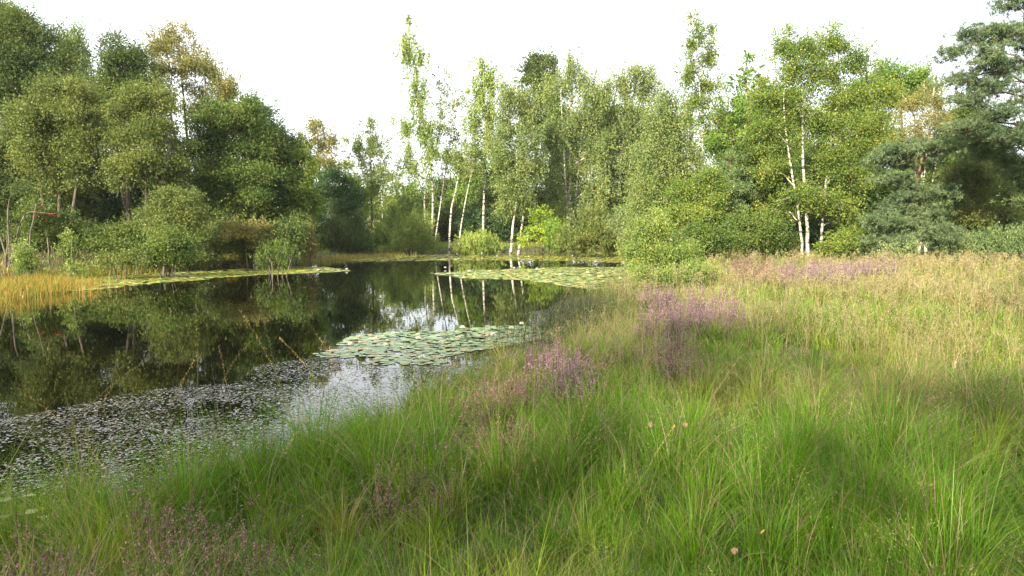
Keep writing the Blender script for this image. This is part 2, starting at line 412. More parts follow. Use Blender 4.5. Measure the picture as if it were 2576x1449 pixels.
def shrub(label, D, lobes, leaf, style='broad', cov=3.0, group=None, cat='shrub', name='shrub', bark='bark', r0=0.035, **kw):
    """several stems fanning from the foot into the lobes"""
    bx = sum(l[0] for l in lobes) / len(lobes)
    trunks = []
    gy_ = 580 + F * (EYE - 0.45) / D
    for l in lobes:
        trunks.append([(bx + (l[0] - bx) * 0.25, gy_), (bx + (l[0] - bx) * 0.6, (gy_ + l[1]) / 2), (l[0], l[1])])
    for _ in range(3):
        l = random.choice(lobes); dx = random.uniform(-.6, .6) * l[2]
        trunks.append([(bx + dx * .4, gy_), (l[0] + dx * .8, l[1] + .3 * l[3]), (l[0] + dx, l[1] - .4 * l[3])])
    return tree(name, label, cat, D, trunks, lobes, leaf, bark, style, cov, group, r0=r0, twigs=6, crown_name='foliage', **kw)

# ---- left wood
T = tree
T('tall_tree', 'tall dark green tree rising out of the top left corner', 'tree', 41, [[(35, 670), (40, 400), (30, 120)], [(60, 670), (75, 420), (110, 200)]],
  [(30, 70, 75, 70), (90, 160, 75, 75), (0, 200, 100, 100), (60, 300, 90, 90), (-20, 400, 100, 100), (70, 430, 80, 70), (-70, 120, 90, 90), (10, 500, 80, 50)], 'dark', cov=2.8, r0=0.2)
T('slender_birch', 'thin pale stemmed birch showing above the left wood beside the corner tree', 'tree', 46, [[(190, 660), (180, 300), (165, 90)], [(178, 300), (210, 110)]],
  [(150, 130, 50, 55), (195, 120, 35, 45), (185, 200, 55, 50), (160, 270, 60, 50)], 'green', 'barkpale', 'birch', cov=1.6, r0=0.12)
T('round_willow', 'rounded olive willow lit in front of the corner tree', 'tree', 36, [[(150, 680), (150, 450), (160, 270)], [(160, 600), (200, 420), (220, 320)], [(140, 600), (100, 450), (95, 330)]],
  [(160, 255, 85, 60), (95, 320, 65, 60), (190, 330, 70, 60), (120, 400, 85, 60), (210, 400, 50, 50, 1.6), (150, 470, 90, 40, 1.5)], 'olive', cov=2.6, r0=0.13)
T('bushy_tree', 'dense green tree with rounded top left of the brown topped alder', 'tree', 41, [[(330, 680), (320, 420), (320, 170)], [(345, 600), (280, 350), (260, 230)]],
  [(320, 150, 60, 50), (275, 215, 60, 60), (350, 230, 65, 65), (270, 320, 60, 70, 1.8), (320, 330, 60, 60), (245, 290, 40, 60, 1.3)], 'dark', cov=2.6, r0=0.14)
T('browning_alder', 'tall airy alder with brown autumn leaves topping the left wood', 'tree', 44, [[(470, 670), (475, 420), (450, 120)], [(480, 600), (520, 350), (560, 200)], [(470, 560), (440, 350), (400, 160)]],
  [(435, 100, 50, 40), (400, 130, 35, 40), (480, 150, 60, 45), (440, 190, 70, 45), (535, 200, 60, 50), (585, 235, 40, 50), (500, 250, 70, 50), (600, 290, 35, 40), (550, 290, 60, 40)], 'autumn', 'bark', 'airy', cov=1.15, r0=0.14, twigs=14)
T('olive_tree', 'olive and brown tree in the middle of the left wood', 'tree', 36, [[(365, 680), (368, 500), (360, 280)], [(370, 580), (420, 400), (430, 320)]],
  [(345, 275, 65, 55), (420, 260, 55, 50, 1.6), (370, 350, 80, 60), (345, 430, 60, 50), (415, 420, 60, 60), (300, 390, 40, 50, 1.3)], 'olive', cov=2.3, r0=0.13)
T('green_alder', 'broad green alder with two crowns right of the browning alder', 'tree', 39, [[(540, 680), (545, 480), (560, 300)], [(550, 600), (620, 420), (630, 310)]],
  [(555, 310, 70, 50), (625, 295, 40, 40), (515, 370, 60, 55, 1.6), (590, 375, 75, 60), (540, 450, 60, 50, 1.5), (625, 460, 60, 70), (560, 520, 60, 40)], 'green', cov=2.6, r0=0.13)
T('dark_alder', 'dark alder whose crown slopes down at the right end of the left wood', 'tree', 43, [[(655, 670), (650, 480), (640, 300)], [(670, 600), (710, 450), (720, 390)]],
  [(645, 300, 45, 50), (680, 350, 45, 50), (705, 400, 60, 55), (690, 480, 75, 60), (740, 450, 45, 60), (700, 560, 70, 60)], 'deep', cov=3.2, r0=0.13)
T('end_willow', 'green gold willow at the right tip of the left wood above the water', 'tree', 42, [[(745, 670), (750, 520), (750, 400)]],
  [(755, 400, 40, 40, 1.8), (760, 450, 40, 45), (775, 500, 30, 50), (745, 520, 45, 50), (770, 580, 30, 55)], 'goldbirch', cov=2.5, r0=0.09)
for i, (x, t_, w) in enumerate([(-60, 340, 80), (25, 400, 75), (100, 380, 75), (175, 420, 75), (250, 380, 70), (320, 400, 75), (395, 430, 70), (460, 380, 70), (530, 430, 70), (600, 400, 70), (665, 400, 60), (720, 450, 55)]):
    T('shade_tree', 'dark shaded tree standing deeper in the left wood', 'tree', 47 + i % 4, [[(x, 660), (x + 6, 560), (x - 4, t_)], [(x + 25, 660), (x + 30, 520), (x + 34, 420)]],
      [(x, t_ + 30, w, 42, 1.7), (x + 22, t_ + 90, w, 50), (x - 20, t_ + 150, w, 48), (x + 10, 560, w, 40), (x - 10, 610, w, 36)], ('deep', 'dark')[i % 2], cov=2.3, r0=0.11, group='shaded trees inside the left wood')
T('bright_hazel', 'bright olive bush tree leaning out over the left shore', 'tree', 33, [[(405, 680), (420, 600), (440, 530)]],
  [(440, 505, 55, 30), (485, 525, 40, 30), (410, 545, 50, 35), (450, 565, 60, 30), (385, 530, 25, 30, 1.5)], 'olive', cov=2.6, r0=0.07)
r_ = T('rowan_tree', 'rowan with clusters of red berries near the left edge', 'tree', 34, [[(125, 680), (120, 600), (110, 530)]],
  [(100, 530, 40, 25, 1.6), (140, 560, 40, 25), (90, 570, 35, 25, 1.5)], 'green', cov=2.0, r0=0.05, extra=('berry_cluster', 'berry', 12, [(105, 535, 32, 20), (125, 545, 22, 18)], 0.065))
T('forked_tree', 'small grey tree with bare forked limbs at the left edge', 'tree', 31, [[(14, 690), (18, 620), (20, 560)], [(20, 570), (20, 520), (45, 480)], [(20, 568), (60, 545), (130, 538)], [(20, 572), (-20, 540), (-60, 500)], [(60, 545), (90, 520), (110, 505)]],
  [(45, 475, 30, 20, .8), (-50, 495, 40, 25, 1.0)], 'dark', 'bark', 'airy', cov=0.8, r0=0.055, limb=0.6)
SG = 'dark bushes under the left wood'
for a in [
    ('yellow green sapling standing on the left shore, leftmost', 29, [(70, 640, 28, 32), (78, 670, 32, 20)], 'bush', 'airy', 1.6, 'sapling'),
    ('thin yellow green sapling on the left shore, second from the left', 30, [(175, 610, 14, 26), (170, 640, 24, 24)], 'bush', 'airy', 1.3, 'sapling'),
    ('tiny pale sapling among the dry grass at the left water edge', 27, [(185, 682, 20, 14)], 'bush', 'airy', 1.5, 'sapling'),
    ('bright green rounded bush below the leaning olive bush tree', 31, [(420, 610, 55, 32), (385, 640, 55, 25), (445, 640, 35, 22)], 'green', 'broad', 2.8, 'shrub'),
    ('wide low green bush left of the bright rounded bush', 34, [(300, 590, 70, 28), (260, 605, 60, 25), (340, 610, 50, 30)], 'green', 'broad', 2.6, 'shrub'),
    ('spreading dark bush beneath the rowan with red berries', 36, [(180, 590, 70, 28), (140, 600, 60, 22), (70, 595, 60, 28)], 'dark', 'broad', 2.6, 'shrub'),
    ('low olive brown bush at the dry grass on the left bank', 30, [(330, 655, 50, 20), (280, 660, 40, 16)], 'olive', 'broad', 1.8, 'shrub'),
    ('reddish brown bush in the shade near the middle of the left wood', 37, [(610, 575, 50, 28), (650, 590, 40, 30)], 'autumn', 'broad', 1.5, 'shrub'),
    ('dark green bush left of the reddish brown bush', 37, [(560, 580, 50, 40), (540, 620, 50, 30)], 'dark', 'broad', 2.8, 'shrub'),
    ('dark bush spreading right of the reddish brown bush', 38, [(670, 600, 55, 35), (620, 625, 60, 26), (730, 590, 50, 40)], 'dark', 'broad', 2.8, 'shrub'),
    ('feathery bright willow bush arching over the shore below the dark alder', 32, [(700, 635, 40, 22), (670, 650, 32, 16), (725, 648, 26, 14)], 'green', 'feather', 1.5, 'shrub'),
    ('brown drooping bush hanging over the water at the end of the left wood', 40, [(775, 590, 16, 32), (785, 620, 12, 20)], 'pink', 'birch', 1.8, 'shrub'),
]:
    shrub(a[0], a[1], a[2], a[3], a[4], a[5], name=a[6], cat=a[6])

# ---- gap between the woods
T('orange_birch', 'airy orange tinted birch left of the gap in the trees', 'tree', 62, [[(800, 640), (805, 480), (800, 340)]],
  [(800, 330, 32, 30, 1), (780, 360, 30, 30), (825, 370, 32, 35), (800, 410, 45, 30), (830, 430, 40, 35)], 'autumn', 'bark', 'airy', cov=1.1, r0=0.12, twigs=14)
T('thin_birch', 'thin airy birch with narrow top in the gap between the woods', 'tree', 66, [[(935, 640), (935, 480), (930, 300)]],
  [(932, 320, 22, 28, .8), (945, 370, 38, 32), (895, 370, 32, 25), (925, 410, 50, 28, 1), (940, 460, 50, 35), (910, 500, 45, 35)], 'birch', 'bark', 'airy', cov=1.25, r0=0.11, twigs=14)
T('low_tree', 'dark low tree below the orange birch', 'tree', 58, [[(840, 640), (845, 560), (850, 470)]],
  [(835, 490, 45, 40), (870, 510, 35, 45), (800, 510, 30, 50), (850, 450, 30, 30, 1.2)], 'deep', cov=3, r0=0.1)
T('golden_birch', 'small golden leaved birch with pale stem beside the dark willow', 'tree', 59, [[(905, 650), (903, 560), (895, 490)]],
  [(897, 480, 26, 22), (880, 500, 22, 14), (905, 510, 22, 20)], 'goldbirch', 'birchbark', 'airy', cov=2.0, r0=0.10)
shrub('large dark green willow bush left of the gap at the far shore', 57, [(850, 580, 42, 60), (895, 610, 40, 38), (820, 600, 35, 45), (920, 625, 25, 22)], 'dark', 'feather', 3.0)
T('yellowing_birch', 'yellowing small birch directly in front of the grey roofed house', 'tree', 74, [[(960, 620), (962, 520), (955, 430)]],
  [(955, 440, 32, 24, .7), (985, 465, 34, 26, .8), (940, 490, 32, 24), (975, 510, 40, 24)], 'goldbirch', 'birchbark', 'airy', cov=1.2, r0=0.11, twigs=12)
T('round_sallow', 'round topped yellow green sallow left of the tallest birch foot', 'tree', 71, [[(1025, 620), (1022, 540), (1015, 470)]],
  [(1015, 500, 32, 26, .9), (1045, 510, 30, 30, 1.1), (1000, 540, 36, 26), (1050, 550, 34, 30)], 'limebirch', 'bark', 'birch', cov=1.6, r0=0.12)
T('dark_sallow', 'small gold flecked sallow in the tree gap above the large dark willow bush', 'tree', 62, [[(880, 630), (876, 540), (870, 440)]],
  [(868, 430, 30, 26, .8), (895, 470, 26, 28, .9), (850, 490, 34, 28), (885, 530, 40, 30), (900, 565, 30, 30)], 'goldbirch', 'bark', 'airy', cov=1.5, r0=0.11)
T('tall_birch', 'tallest thin weeping birch standing alone against the sky', 'tree', 68, [[(1085, 600), (1088, 480), (1072, 350), (1045, 200), (1028, 60)]],
  [(1030, 80, 16, 30, .8), (1022, 135, 28, 40), (1055, 150, 22, 35), (1045, 215, 28, 40), (1060, 270, 24, 35), (1030, 320, 40, 25), (1070, 330, 30, 35), (1080, 380, 25, 35), (1020, 400, 25, 40, .9), (1050, 440, 40, 40, .9)], 'limebirch', 'birchbark', 'birch', cov=1.25, r0=0.17)
T('bare_birch', 'sparse nearly leafless birch right of the tallest birch', 'tree', 70, [[(1072, 600), (1070, 470), (1105, 340), (1112, 200)], [(1090, 400), (1140, 300), (1155, 200)]],
  [(1110, 230, 35, 45, .35), (1150, 260, 28, 50, .4), (1110, 320, 40, 45, .5), (1145, 350, 35, 40, .5), (1120, 400, 40, 35, .9)], 'birch', 'birchbark', 'airy', cov=.5, r0=0.14, twigs=22)
T('leaning_birch', 'white birch trunk leaning right, left one of the leaning pair', 'tree', 64, [[(1128, 606), (1134, 540), (1146, 480), (1162, 400)]],
  [(1150, 400, 30, 28), (1165, 430, 22, 28, 1.2)], 'birch', 'birchbark', 'airy', cov=1.7, r0=0.17, limb=.6)
T('leaning_birch', 'thin white birch trunk leaning right with a bend at its foot', 'tree', 63, [[(1146, 606), (1160, 570), (1172, 500), (1190, 420)]],
  [(1192, 425, 20, 30), (1185, 390, 18, 25, 1.1)], 'birch', 'birchbark', 'airy', cov=1.5, r0=0.14, limb=.6)
T('slim_birch', 'slim yellow green birch with a tall straight white trunk in the centre', 'tree', 65, [[(1212, 600), (1218, 480), (1222, 360), (1215, 160)]],
  [(1212, 170, 26, 32, 1.2), (1238, 200, 25, 35), (1205, 235, 25, 35), (1228, 280, 38, 35), (1195, 320, 30, 40, 1.2), (1240, 350, 35, 40), (1205, 390, 30, 35, 1.2)], 'limebirch', 'birchbark', 'birch', cov=1.6, r0=0.19)
T('weeping_birch', 'grey green weeping birch with thick curved white foot at the far shore', 'tree', 60, [[(1282, 622), (1290, 570), (1300, 480), (1296, 280)], [(1300, 500), (1330, 440), (1350, 400)]],
  [(1275, 250, 40, 40), (1310, 270, 40, 45), (1270, 330, 48, 40), (1325, 350, 45, 40), (1285, 400, 55, 40), (1345, 420, 40, 35), (1290, 465, 48, 38), (1275, 520, 35, 25), (1320, 510, 30, 30)], 'birch', 'birchbark', 'birch', cov=1.6, r0=0.21)
T('oak_tree', 'dark green oak crown standing above the centre birches', 'tree', 84, [[(1350, 600), (1348, 380), (1352, 170)]],
  [(1360, 160, 38, 28), (1335, 195, 35, 35), (1380, 200, 30, 40), (1350, 245, 45, 35), (1380, 300, 40, 50), (1340, 310, 45, 50)], 'dark', cov=2.4, r0=0.3)
T('great_birch', 'broad weeping birch with long white trunk right of the dark oak', 'tree', 66, [[(1432, 600), (1434, 400), (1438, 200)], [(1436, 280), (1410, 220)], [(1436, 270), (1475, 210)]],
  [(1440, 150, 20, 30, .6), (1440, 200, 55, 38), (1395, 240, 40, 40), (1485, 235, 45, 45), (1440, 290, 60, 40), (1400, 340, 48, 40, 1.6), (1495, 320, 45, 48), (1385, 420, 45, 40), (1465, 400, 45, 45, 1.5), (1510, 400, 45, 45), (1395, 480, 40, 35), (1450, 520, 60, 30), (1510, 480, 45, 40)], 'birch', 'birchbark', 'birch', cov=1.5, r0=0.24)
T('pale_birch', 'pale drooping birch right of the broad weeping birch', 'tree', 68, [[(1560, 610), (1562, 400), (1600, 210)], [(1562, 420), (1545, 300), (1550, 220)]],
  [(1600, 190, 42, 28), (1560, 220, 38, 35), (1625, 230, 35, 40), (1585, 280, 45, 40), (1545, 310, 40, 50), (1600, 360, 50, 50), (1555, 420, 50, 50), (1600, 470, 45, 45)], 'birch', 'barkpale', 'birch', cov=1.6, r0=0.16)
for x, t_, D in [(1195, 430, 84), (1120, 450, 88), (1270, 380, 86), (1420, 300, 84), (1520, 260, 82), (1650, 300, 74), (1600, 320, 76), (1040, 480, 92), (985, 500, 90), (1850, 280, 58), (1950, 260, 60), (2150, 260, 58)]:
    w = 3300 / D
    T('woodland_tree', 'green tree filling the wood behind the front birches', 'tree', D, [[(x, 610), (x, 500), (x, t_)]],
      [(x, t_ + 20, w, w), (x - w * .6, t_ + 20 + w, w, w), (x + w * .7, t_ + 20 + w * 1.3, w, w), (x, t_ + 20 + 2.2 * w, w * 1.3, w), (x + 5, t_ + 20 + 3.4 * w, w * 1.3, w)],
      ('green', 'dark', 'fresh')[x // 10 % 3], cov=2.6, r0=0.2, group='trees behind the centre and right birches')
shrub('olive willow thicket with upright stems on the far shore left of the leaning birches', 63, [(1010, 600, 45, 32), (1050, 580, 35, 45), (990, 560, 30, 40, 1.6), (1075, 610, 28, 25)], 'limebirch', 'feather', 1.7)
shrub('tall olive bush half hiding the pink brick house', 70, [(940, 545, 26, 24), (955, 600, 30, 16), (1012, 545, 24, 26)], 'goldbirch', 'birch', 1.0)
shrub('low bright shrub left of the olive willow thicket at the far shore', 66, [(955, 605, 30, 20), (975, 585, 25, 20)], 'fresh', 'broad', 2.6)
shrub('rounded yellow green willow bush on the far shore right of the leaning birches', 60, [(1200, 612, 48, 22), (1170, 622, 30, 14), (1235, 622, 30, 14)], 'limebirch', 'feather', 2.6)
shrub('dark round bush behind the straight white trunk', 74, [(1240, 570, 45, 32), (1190, 560, 40, 35), (1270, 590, 30, 20)], 'deep', 'broad', 3.2)
shrub('lime yellow maple glowing in a shaded hollow of the far wood', 60, [(1368, 560, 30, 20), (1345, 585, 32, 12), (1385, 580, 28, 15), (1360, 535, 26, 12), (1375, 605, 24, 10)], 'yellow', 'broad', 1.7, name='maple', cat='small tree')
shrub('tiny lime yellow seedling right of the white curved birch foot', 58, [(1320, 607, 18, 9)], 'yellow', 'airy', 2.0)
shrub('small fresh green pine like bush right of the yellow maple', 58, [(1402, 590, 26, 26), (1395, 615, 25, 12)], 'fresh', 'feather', 2.4)
shrub('wide olive willow bush at the right end of the far shore', 56, [(1480, 590, 55, 35), (1440, 605, 40, 24), (1530, 600, 40, 32), (1490, 555, 40, 25)], 'olive', 'feather', 2.6)
shrub('grey twiggy bush above the far lily pads near the right wood', 48, [(1570, 560, 38, 32, 1.1), (1590, 600, 30, 30, 1.4)], 'pale', 'airy', 1.3)

# ---- right wood
T('pointed_birch', 'tall pointed birch with flecks of gold rising over the right wood', 'tree', 48, [[(1778, 640), (1770, 460), (1764, 300), (1748, 50)]],
  [(1748, 55, 18, 28, .8), (1765, 95, 28, 30), (1740, 120, 28, 32, .9), (1785, 150, 30, 35), (1740, 190, 38, 38), (1795, 215, 38, 38, 1.0), (1765, 250, 50, 35), (1735, 300, 45, 38), (1800, 300, 40, 40)], 'goldbirch', 'birchbark', 'airy', cov=1.25, r0=0.13, twigs=16)
T('poplar_tree', 'sparse slender tree with large leaves beside the pointed birch', 'tree', 46, [[(1870, 640), (1872, 400), (1882, 130)]],
  [(1885, 160, 20, 25, .6), (1872, 210, 32, 30), (1905, 230, 25, 35), (1875, 280, 35, 35), (1895, 340, 35, 40), (1850, 350, 30, 30)], 'fresh', 'barkpale', 'airy', cov=0.8, r0=0.09, scale_leaf=1.7)
T('mottled_birch', 'leafy birch at the left of the right wood above the shore bush', 'tree', 42, [[(1690, 640), (1685, 480), (1680, 300)], [(1700, 600), (1740, 480), (1750, 380)]],
  [(1680, 260, 42, 40), (1660, 310, 50, 45), (1710, 350, 55, 50), (1640, 390, 50, 50), (1690, 430, 60, 50), (1630, 470, 50, 50), (1740, 420, 50, 50), (1680, 510, 60, 50), (1750, 500, 50, 50), (1620, 540, 45, 45)], 'birch', 'birchbark', 'birch', cov=1.75, r0=0.14)
T('gold_tree', 'small birch full of gold flecks in front of the right wood', 'tree', 37, [[(1745, 660), (1735, 560), (1725, 480)]],
  [(1715, 490, 55, 35), (1775, 500, 45, 35), (1740, 540, 60, 30), (1690, 560, 45, 30), (1790, 460, 40, 30)], 'goldbirch', 'birchbark', 'broad', cov=2.2, r0=0.08)
T('young_pine', 'young light green pine with upright shoots inside the right wood', 'pine tree', 40, [[(1842, 640), (1840, 520), (1838, 380)]],
  [(1838, 400, 18, 24, 1.6), (1840, 440, 30, 22), (1845, 480, 38, 24), (1835, 525, 42, 24)], 'pineg', 'pinebark', 'pine', cov=2.6, r0=0.06)
T('green_oak', 'dense fresh green oak between the young pine and the twin birches', 'tree', 42, [[(1900, 650), (1895, 500), (1900, 360)]],
  [(1900, 380, 45, 45), (1870, 430, 45, 45), (1920, 450, 55, 50), (1880, 520, 60, 45), (1950, 520, 50, 45), (1910, 330, 35, 40, 1.6)], 'green', cov=2.8, r0=0.12)
T('twin_birch', 'big twin trunked birch with golden flecks at the middle of the right wood', 'tree', 38, [[(2032, 660), (2030, 560), (2020, 400), (2016, 220), (1985, 110)], [(2062, 655), (2072, 520), (2085, 400), (2108, 220), (2110, 120)], [(2018, 655), (2012, 560), (1975, 320), (1972, 200)]],
  [(1975, 115, 34, 42), (2040, 120, 46, 38), (2105, 115, 45, 40), (2150, 165, 45, 42), (1990, 180, 48, 45), (2070, 190, 60, 48), (1935, 240, 50, 40), (2000, 270, 60, 48), (2140, 250, 60, 55), (2200, 235, 40, 45), (1930, 320, 55, 38), (2060, 310, 55, 45, 1.6), (2150, 340, 65, 50), (1975, 370, 60, 42), (2210, 330, 45, 50), (2100, 400, 50, 40, 1.6), (1940, 430, 45, 32), (2160, 440, 50, 40), (2010, 490, 75, 32), (2100, 520, 60, 30), (1960, 530, 55, 28), (2130, 560, 40, 30)], 'goldbirch', 'birchbark', 'broad', cov=1.65, r0=0.17, twigs=12)
T('bright_oak', 'bright green rounded tree top right of the twin trunked birch', 'tree', 56, [[(2270, 640), (2270, 400), (2265, 220)]],
  [(2240, 190, 40, 35), (2290, 200, 40, 30), (2320, 225, 35, 35), (2260, 240, 60, 40), (2200, 230, 30, 40)], 'fresh', cov=2.6, r0=0.16)
T('dying_birch', 'birch with bare white limbs showing through thin brownish leaves', 'tree', 47, [[(2330, 640), (2318, 400), (2325, 200)], [(2320, 360), (2300, 300), (2270, 240)], [(2318, 330), (2345, 260), (2358, 215)], [(2320, 400), (2370, 330), (2385, 290)]],
  [(2280, 280, 45, 45), (2345, 260, 40, 50), (2370, 330, 40, 45), (2300, 340, 60, 40), (2250, 350, 50, 40)], 'autumn', 'birchbark', 'airy', cov=1.0, r0=0.12, twigs=14)
T('grey_pine', 'spreading blue green pine with low boughs in deep shade right of the twin birch', 'pine tree', 34, [[(2300, 655), (2295, 560), (2310, 430), (2330, 370)]],
  [(2270, 385, 60, 20), (2340, 370, 60, 20), (2310, 410, 70, 18), (2225, 405, 40, 18), (2250, 450, 50, 18), (2380, 355, 35, 18), (2310, 490, 70, 22), (2370, 490, 45, 18), (2270, 520, 60, 25), (2340, 535, 60, 26), (2230, 560, 50, 30), (2300, 580, 70, 30), (2370, 590, 50, 25), (2240, 610, 55, 25)], 'pine', 'pinebark', 'pine', cov=2.8, r0=0.16)
T('tall_pine', 'tall blue green pine cut by the top right corner of the view', 'pine tree', 29, [[(2640, 700), (2625, 400), (2600, 180), (2570, -40)]],
  [(2550, 10, 38, 22), (2460, 90, 45, 20), (2520, 80, 50, 22), (2580, 110, 60, 25), (2410, 130, 38, 16), (2470, 150, 60, 22), (2550, 170, 65, 25), (2430, 200, 45, 18), (2500, 215, 60, 24), (2590, 240, 60, 25), (2440, 255, 45, 20), (2520, 290, 60, 24), (2460, 320, 60, 22), (2580, 330, 60, 28), (2640, 60, 60, 40), (2660, 180, 60, 40)], 'pine', 'pinebark', 'pine', cov=2.5, r0=0.2)
T('low_pine', 'bluish pine boughs spreading below the corner pine at the right edge', 'pine tree', 32, [[(2650, 680), (2640, 500), (2600, 360)]],
  [(2450, 350, 60, 20), (2530, 365, 60, 22), (2480, 385, 60, 18), (2580, 400, 60, 26), (2560, 440, 50, 22), (2600, 480, 60, 30), (2540, 340, 60, 20)], 'pineg', 'pinebark', 'pine', cov=2.6, r0=0.13)
T('goat_willow', 'olive green goat willow between the two pines at the right', 'tree', 36, [[(2450, 660), (2450, 540), (2455, 430)], [(2455, 600), (2500, 500), (2510, 450)]],
  [(2435, 420, 50, 28), (2480, 450, 55, 38), (2420, 480, 50, 40), (2500, 510, 60, 40), (2440, 550, 60, 40), (2530, 560, 55, 40)], 'olive', cov=2.6, r0=0.09)
T('rear_tree', 'green tree top showing far behind between the bright oak and the corner pine', 'tree', 60, [[(2420, 640), (2420, 450), (2420, 290)]],
  [(2400, 310, 50, 40), (2450, 340, 60, 50), (2400, 400, 60, 50), (2480, 430, 60, 50)], 'green', cov=2.4, r0=0.15)
for a in [
    ('large light green bush on the near right shore of the pond', 25, [(1640, 600, 50, 42), (1600, 640, 38, 34), (1665, 650, 60, 40), (1720, 640, 45, 35), (1650, 560, 30, 28, 1.6)], 'bush', 'airy', 2.6),
    ('low light green bush hanging over the pads at the right shore', 20, [(1615, 690, 38, 26, 1.5), (1680, 705, 50, 26), (1740, 695, 45, 25), (1790, 690, 35, 20, 1.5)], 'bush', 'airy', 1.8),
    ('leafy green bush under the gold flecked birch', 31, [(1770, 600, 50, 34), (1820, 610, 50, 32), (1740, 620, 45, 28)], 'green', 'broad', 2.6),
    ('fresh green bush left of the twin birch trunks', 35, [(1880, 600, 48, 32), (1930, 590, 45, 38), (1870, 570, 45, 30), (1960, 615, 40, 26)], 'green', 'broad', 2.7),
    ('golden brown bramble right of the twin birch trunks', 35, [(2110, 615, 38, 24), (2150, 605, 38, 28), (2085, 630, 30, 18)], 'goldbirch', 'broad', 2.4),
    ('dark shaded bush behind the twin birch trunks', 41, [(2040, 580, 60, 40), (2090, 600, 55, 36), (1990, 600, 50, 35), (2160, 590, 45, 40)], 'deep', 'broad', 3.0),
    ('small grey green leafy plant in front of the low pine boughs', 31, [(2235, 632, 22, 14), (2290, 628, 24, 18)], 'pale', 'airy', 1.4),
    ('pale spreading bush at the right edge above the meadow', 33, [(2430, 625, 50, 20), (2500, 615, 60, 26), (2570, 605, 50, 30), (2620, 600, 50, 36)], 'pineg', 'feather', 2.6),
    ('dry twiggy branches on the ground left of the twin birch feet', 35, [(1985, 630, 26, 14, .7)], 'pink', 'feather', 0.8),
    ('dim green bush under the goat willow', 36, [(2400, 610, 45, 28), (2460, 600, 50, 30)], 'dark', 'broad', 2.6),
]:
    shrub(a[0], a[1], a[2], a[3], a[4], a[5])

# ---- undergrowth closing the woods
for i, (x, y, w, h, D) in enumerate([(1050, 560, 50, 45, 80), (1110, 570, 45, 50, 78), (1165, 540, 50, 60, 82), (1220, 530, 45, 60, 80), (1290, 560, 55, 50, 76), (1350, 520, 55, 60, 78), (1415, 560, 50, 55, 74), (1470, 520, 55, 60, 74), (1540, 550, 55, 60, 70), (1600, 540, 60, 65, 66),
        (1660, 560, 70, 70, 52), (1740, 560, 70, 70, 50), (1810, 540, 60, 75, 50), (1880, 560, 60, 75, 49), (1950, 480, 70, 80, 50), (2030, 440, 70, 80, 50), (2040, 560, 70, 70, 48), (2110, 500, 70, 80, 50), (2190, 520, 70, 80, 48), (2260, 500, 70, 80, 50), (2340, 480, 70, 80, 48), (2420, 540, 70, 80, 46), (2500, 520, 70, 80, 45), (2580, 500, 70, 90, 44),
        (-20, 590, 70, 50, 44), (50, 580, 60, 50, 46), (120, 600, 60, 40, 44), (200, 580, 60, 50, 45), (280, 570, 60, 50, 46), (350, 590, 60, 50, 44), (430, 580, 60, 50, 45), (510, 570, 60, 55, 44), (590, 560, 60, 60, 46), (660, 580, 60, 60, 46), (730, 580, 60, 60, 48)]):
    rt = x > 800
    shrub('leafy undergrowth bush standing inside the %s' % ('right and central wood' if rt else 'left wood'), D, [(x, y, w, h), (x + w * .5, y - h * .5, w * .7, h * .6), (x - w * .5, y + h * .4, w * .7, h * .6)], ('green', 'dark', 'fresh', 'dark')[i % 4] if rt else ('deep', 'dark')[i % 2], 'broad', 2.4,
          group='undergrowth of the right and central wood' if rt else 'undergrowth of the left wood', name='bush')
# ---- trees behind the viewer whose shade falls over the foreground
def shade_proto():
    V, Fv = [], []
    pts = [np.array((0, 0, -0.3)), np.array((0.1, 0, 4)), np.array((-.1, .1, 8)), np.array((0, 0, 12.5))]
    tp = [(smooth_path(pts, 14, .02), np.linspace(.2, .04, 14))]
    Q = []
    for k in range(20):
        h = rng.uniform(2.2, 13); wr = 2.6 * math.sin(min(1, (14.5 - h) / 9) * 1.5); a = rng.uniform(0, 6.28)
        c = np.array((math.cos(a) * wr * .7, math.sin(a) * wr * .7, h))
        tp.append((smooth_path([(0, 0, max(1, h - 1.2)), c * np.array((.5, .5, 1)) - (0, 0, .4), c], 6), np.linspace(.05, .012, 6)))
        cc = c + unit(rng.normal(0, 1, (42, 3))) * rng.random((42, 1)) ** .5 * np.array((1.5, 1.5, 1.2))
        Q.append((cc[:, None] + rng.normal(0, .2, (42, 22, 3))).reshape(-1, 3))
    return tubes(tp), leaf_quads(np.concatenate(Q), .15, .1)
(tv, tf), (lv, lf) = shade_proto()
sroot = empty('rear_birch', (0, 0, 0)); mesh_obj('trunk', tv, tf, 4, M['birchbark'], sroot, smooth=True); mesh_obj('crown', lv, lf, 4, M['birch'], sroot)
tag(sroot, 'leafy birch behind the viewer shading the near meadow', 'tree', 'birches behind the viewer')
SPOTS = [(-19, -8, 1.05), (-14, -12, 1.1), (-11, -6, .9), (-5, -11, .72), (1.8, -8, 1.45), (6.5, -11, 1.5), (11, -7, 1.35), (15, -11, 1.5), (20, -7, 1.4), (-24, -4, .9), (25, -12, 1.5), (4, -17, 1.55), (-13, -17, 1.1)]
for i, (x, y, s) in enumerate(SPOTS):
    o = sroot if i == 0 else copy_tree(sroot)
    o.location = (x, y, float(gh(x, y))); o.scale = (s, s, s); o.rotation_euler.z = i * 1.7

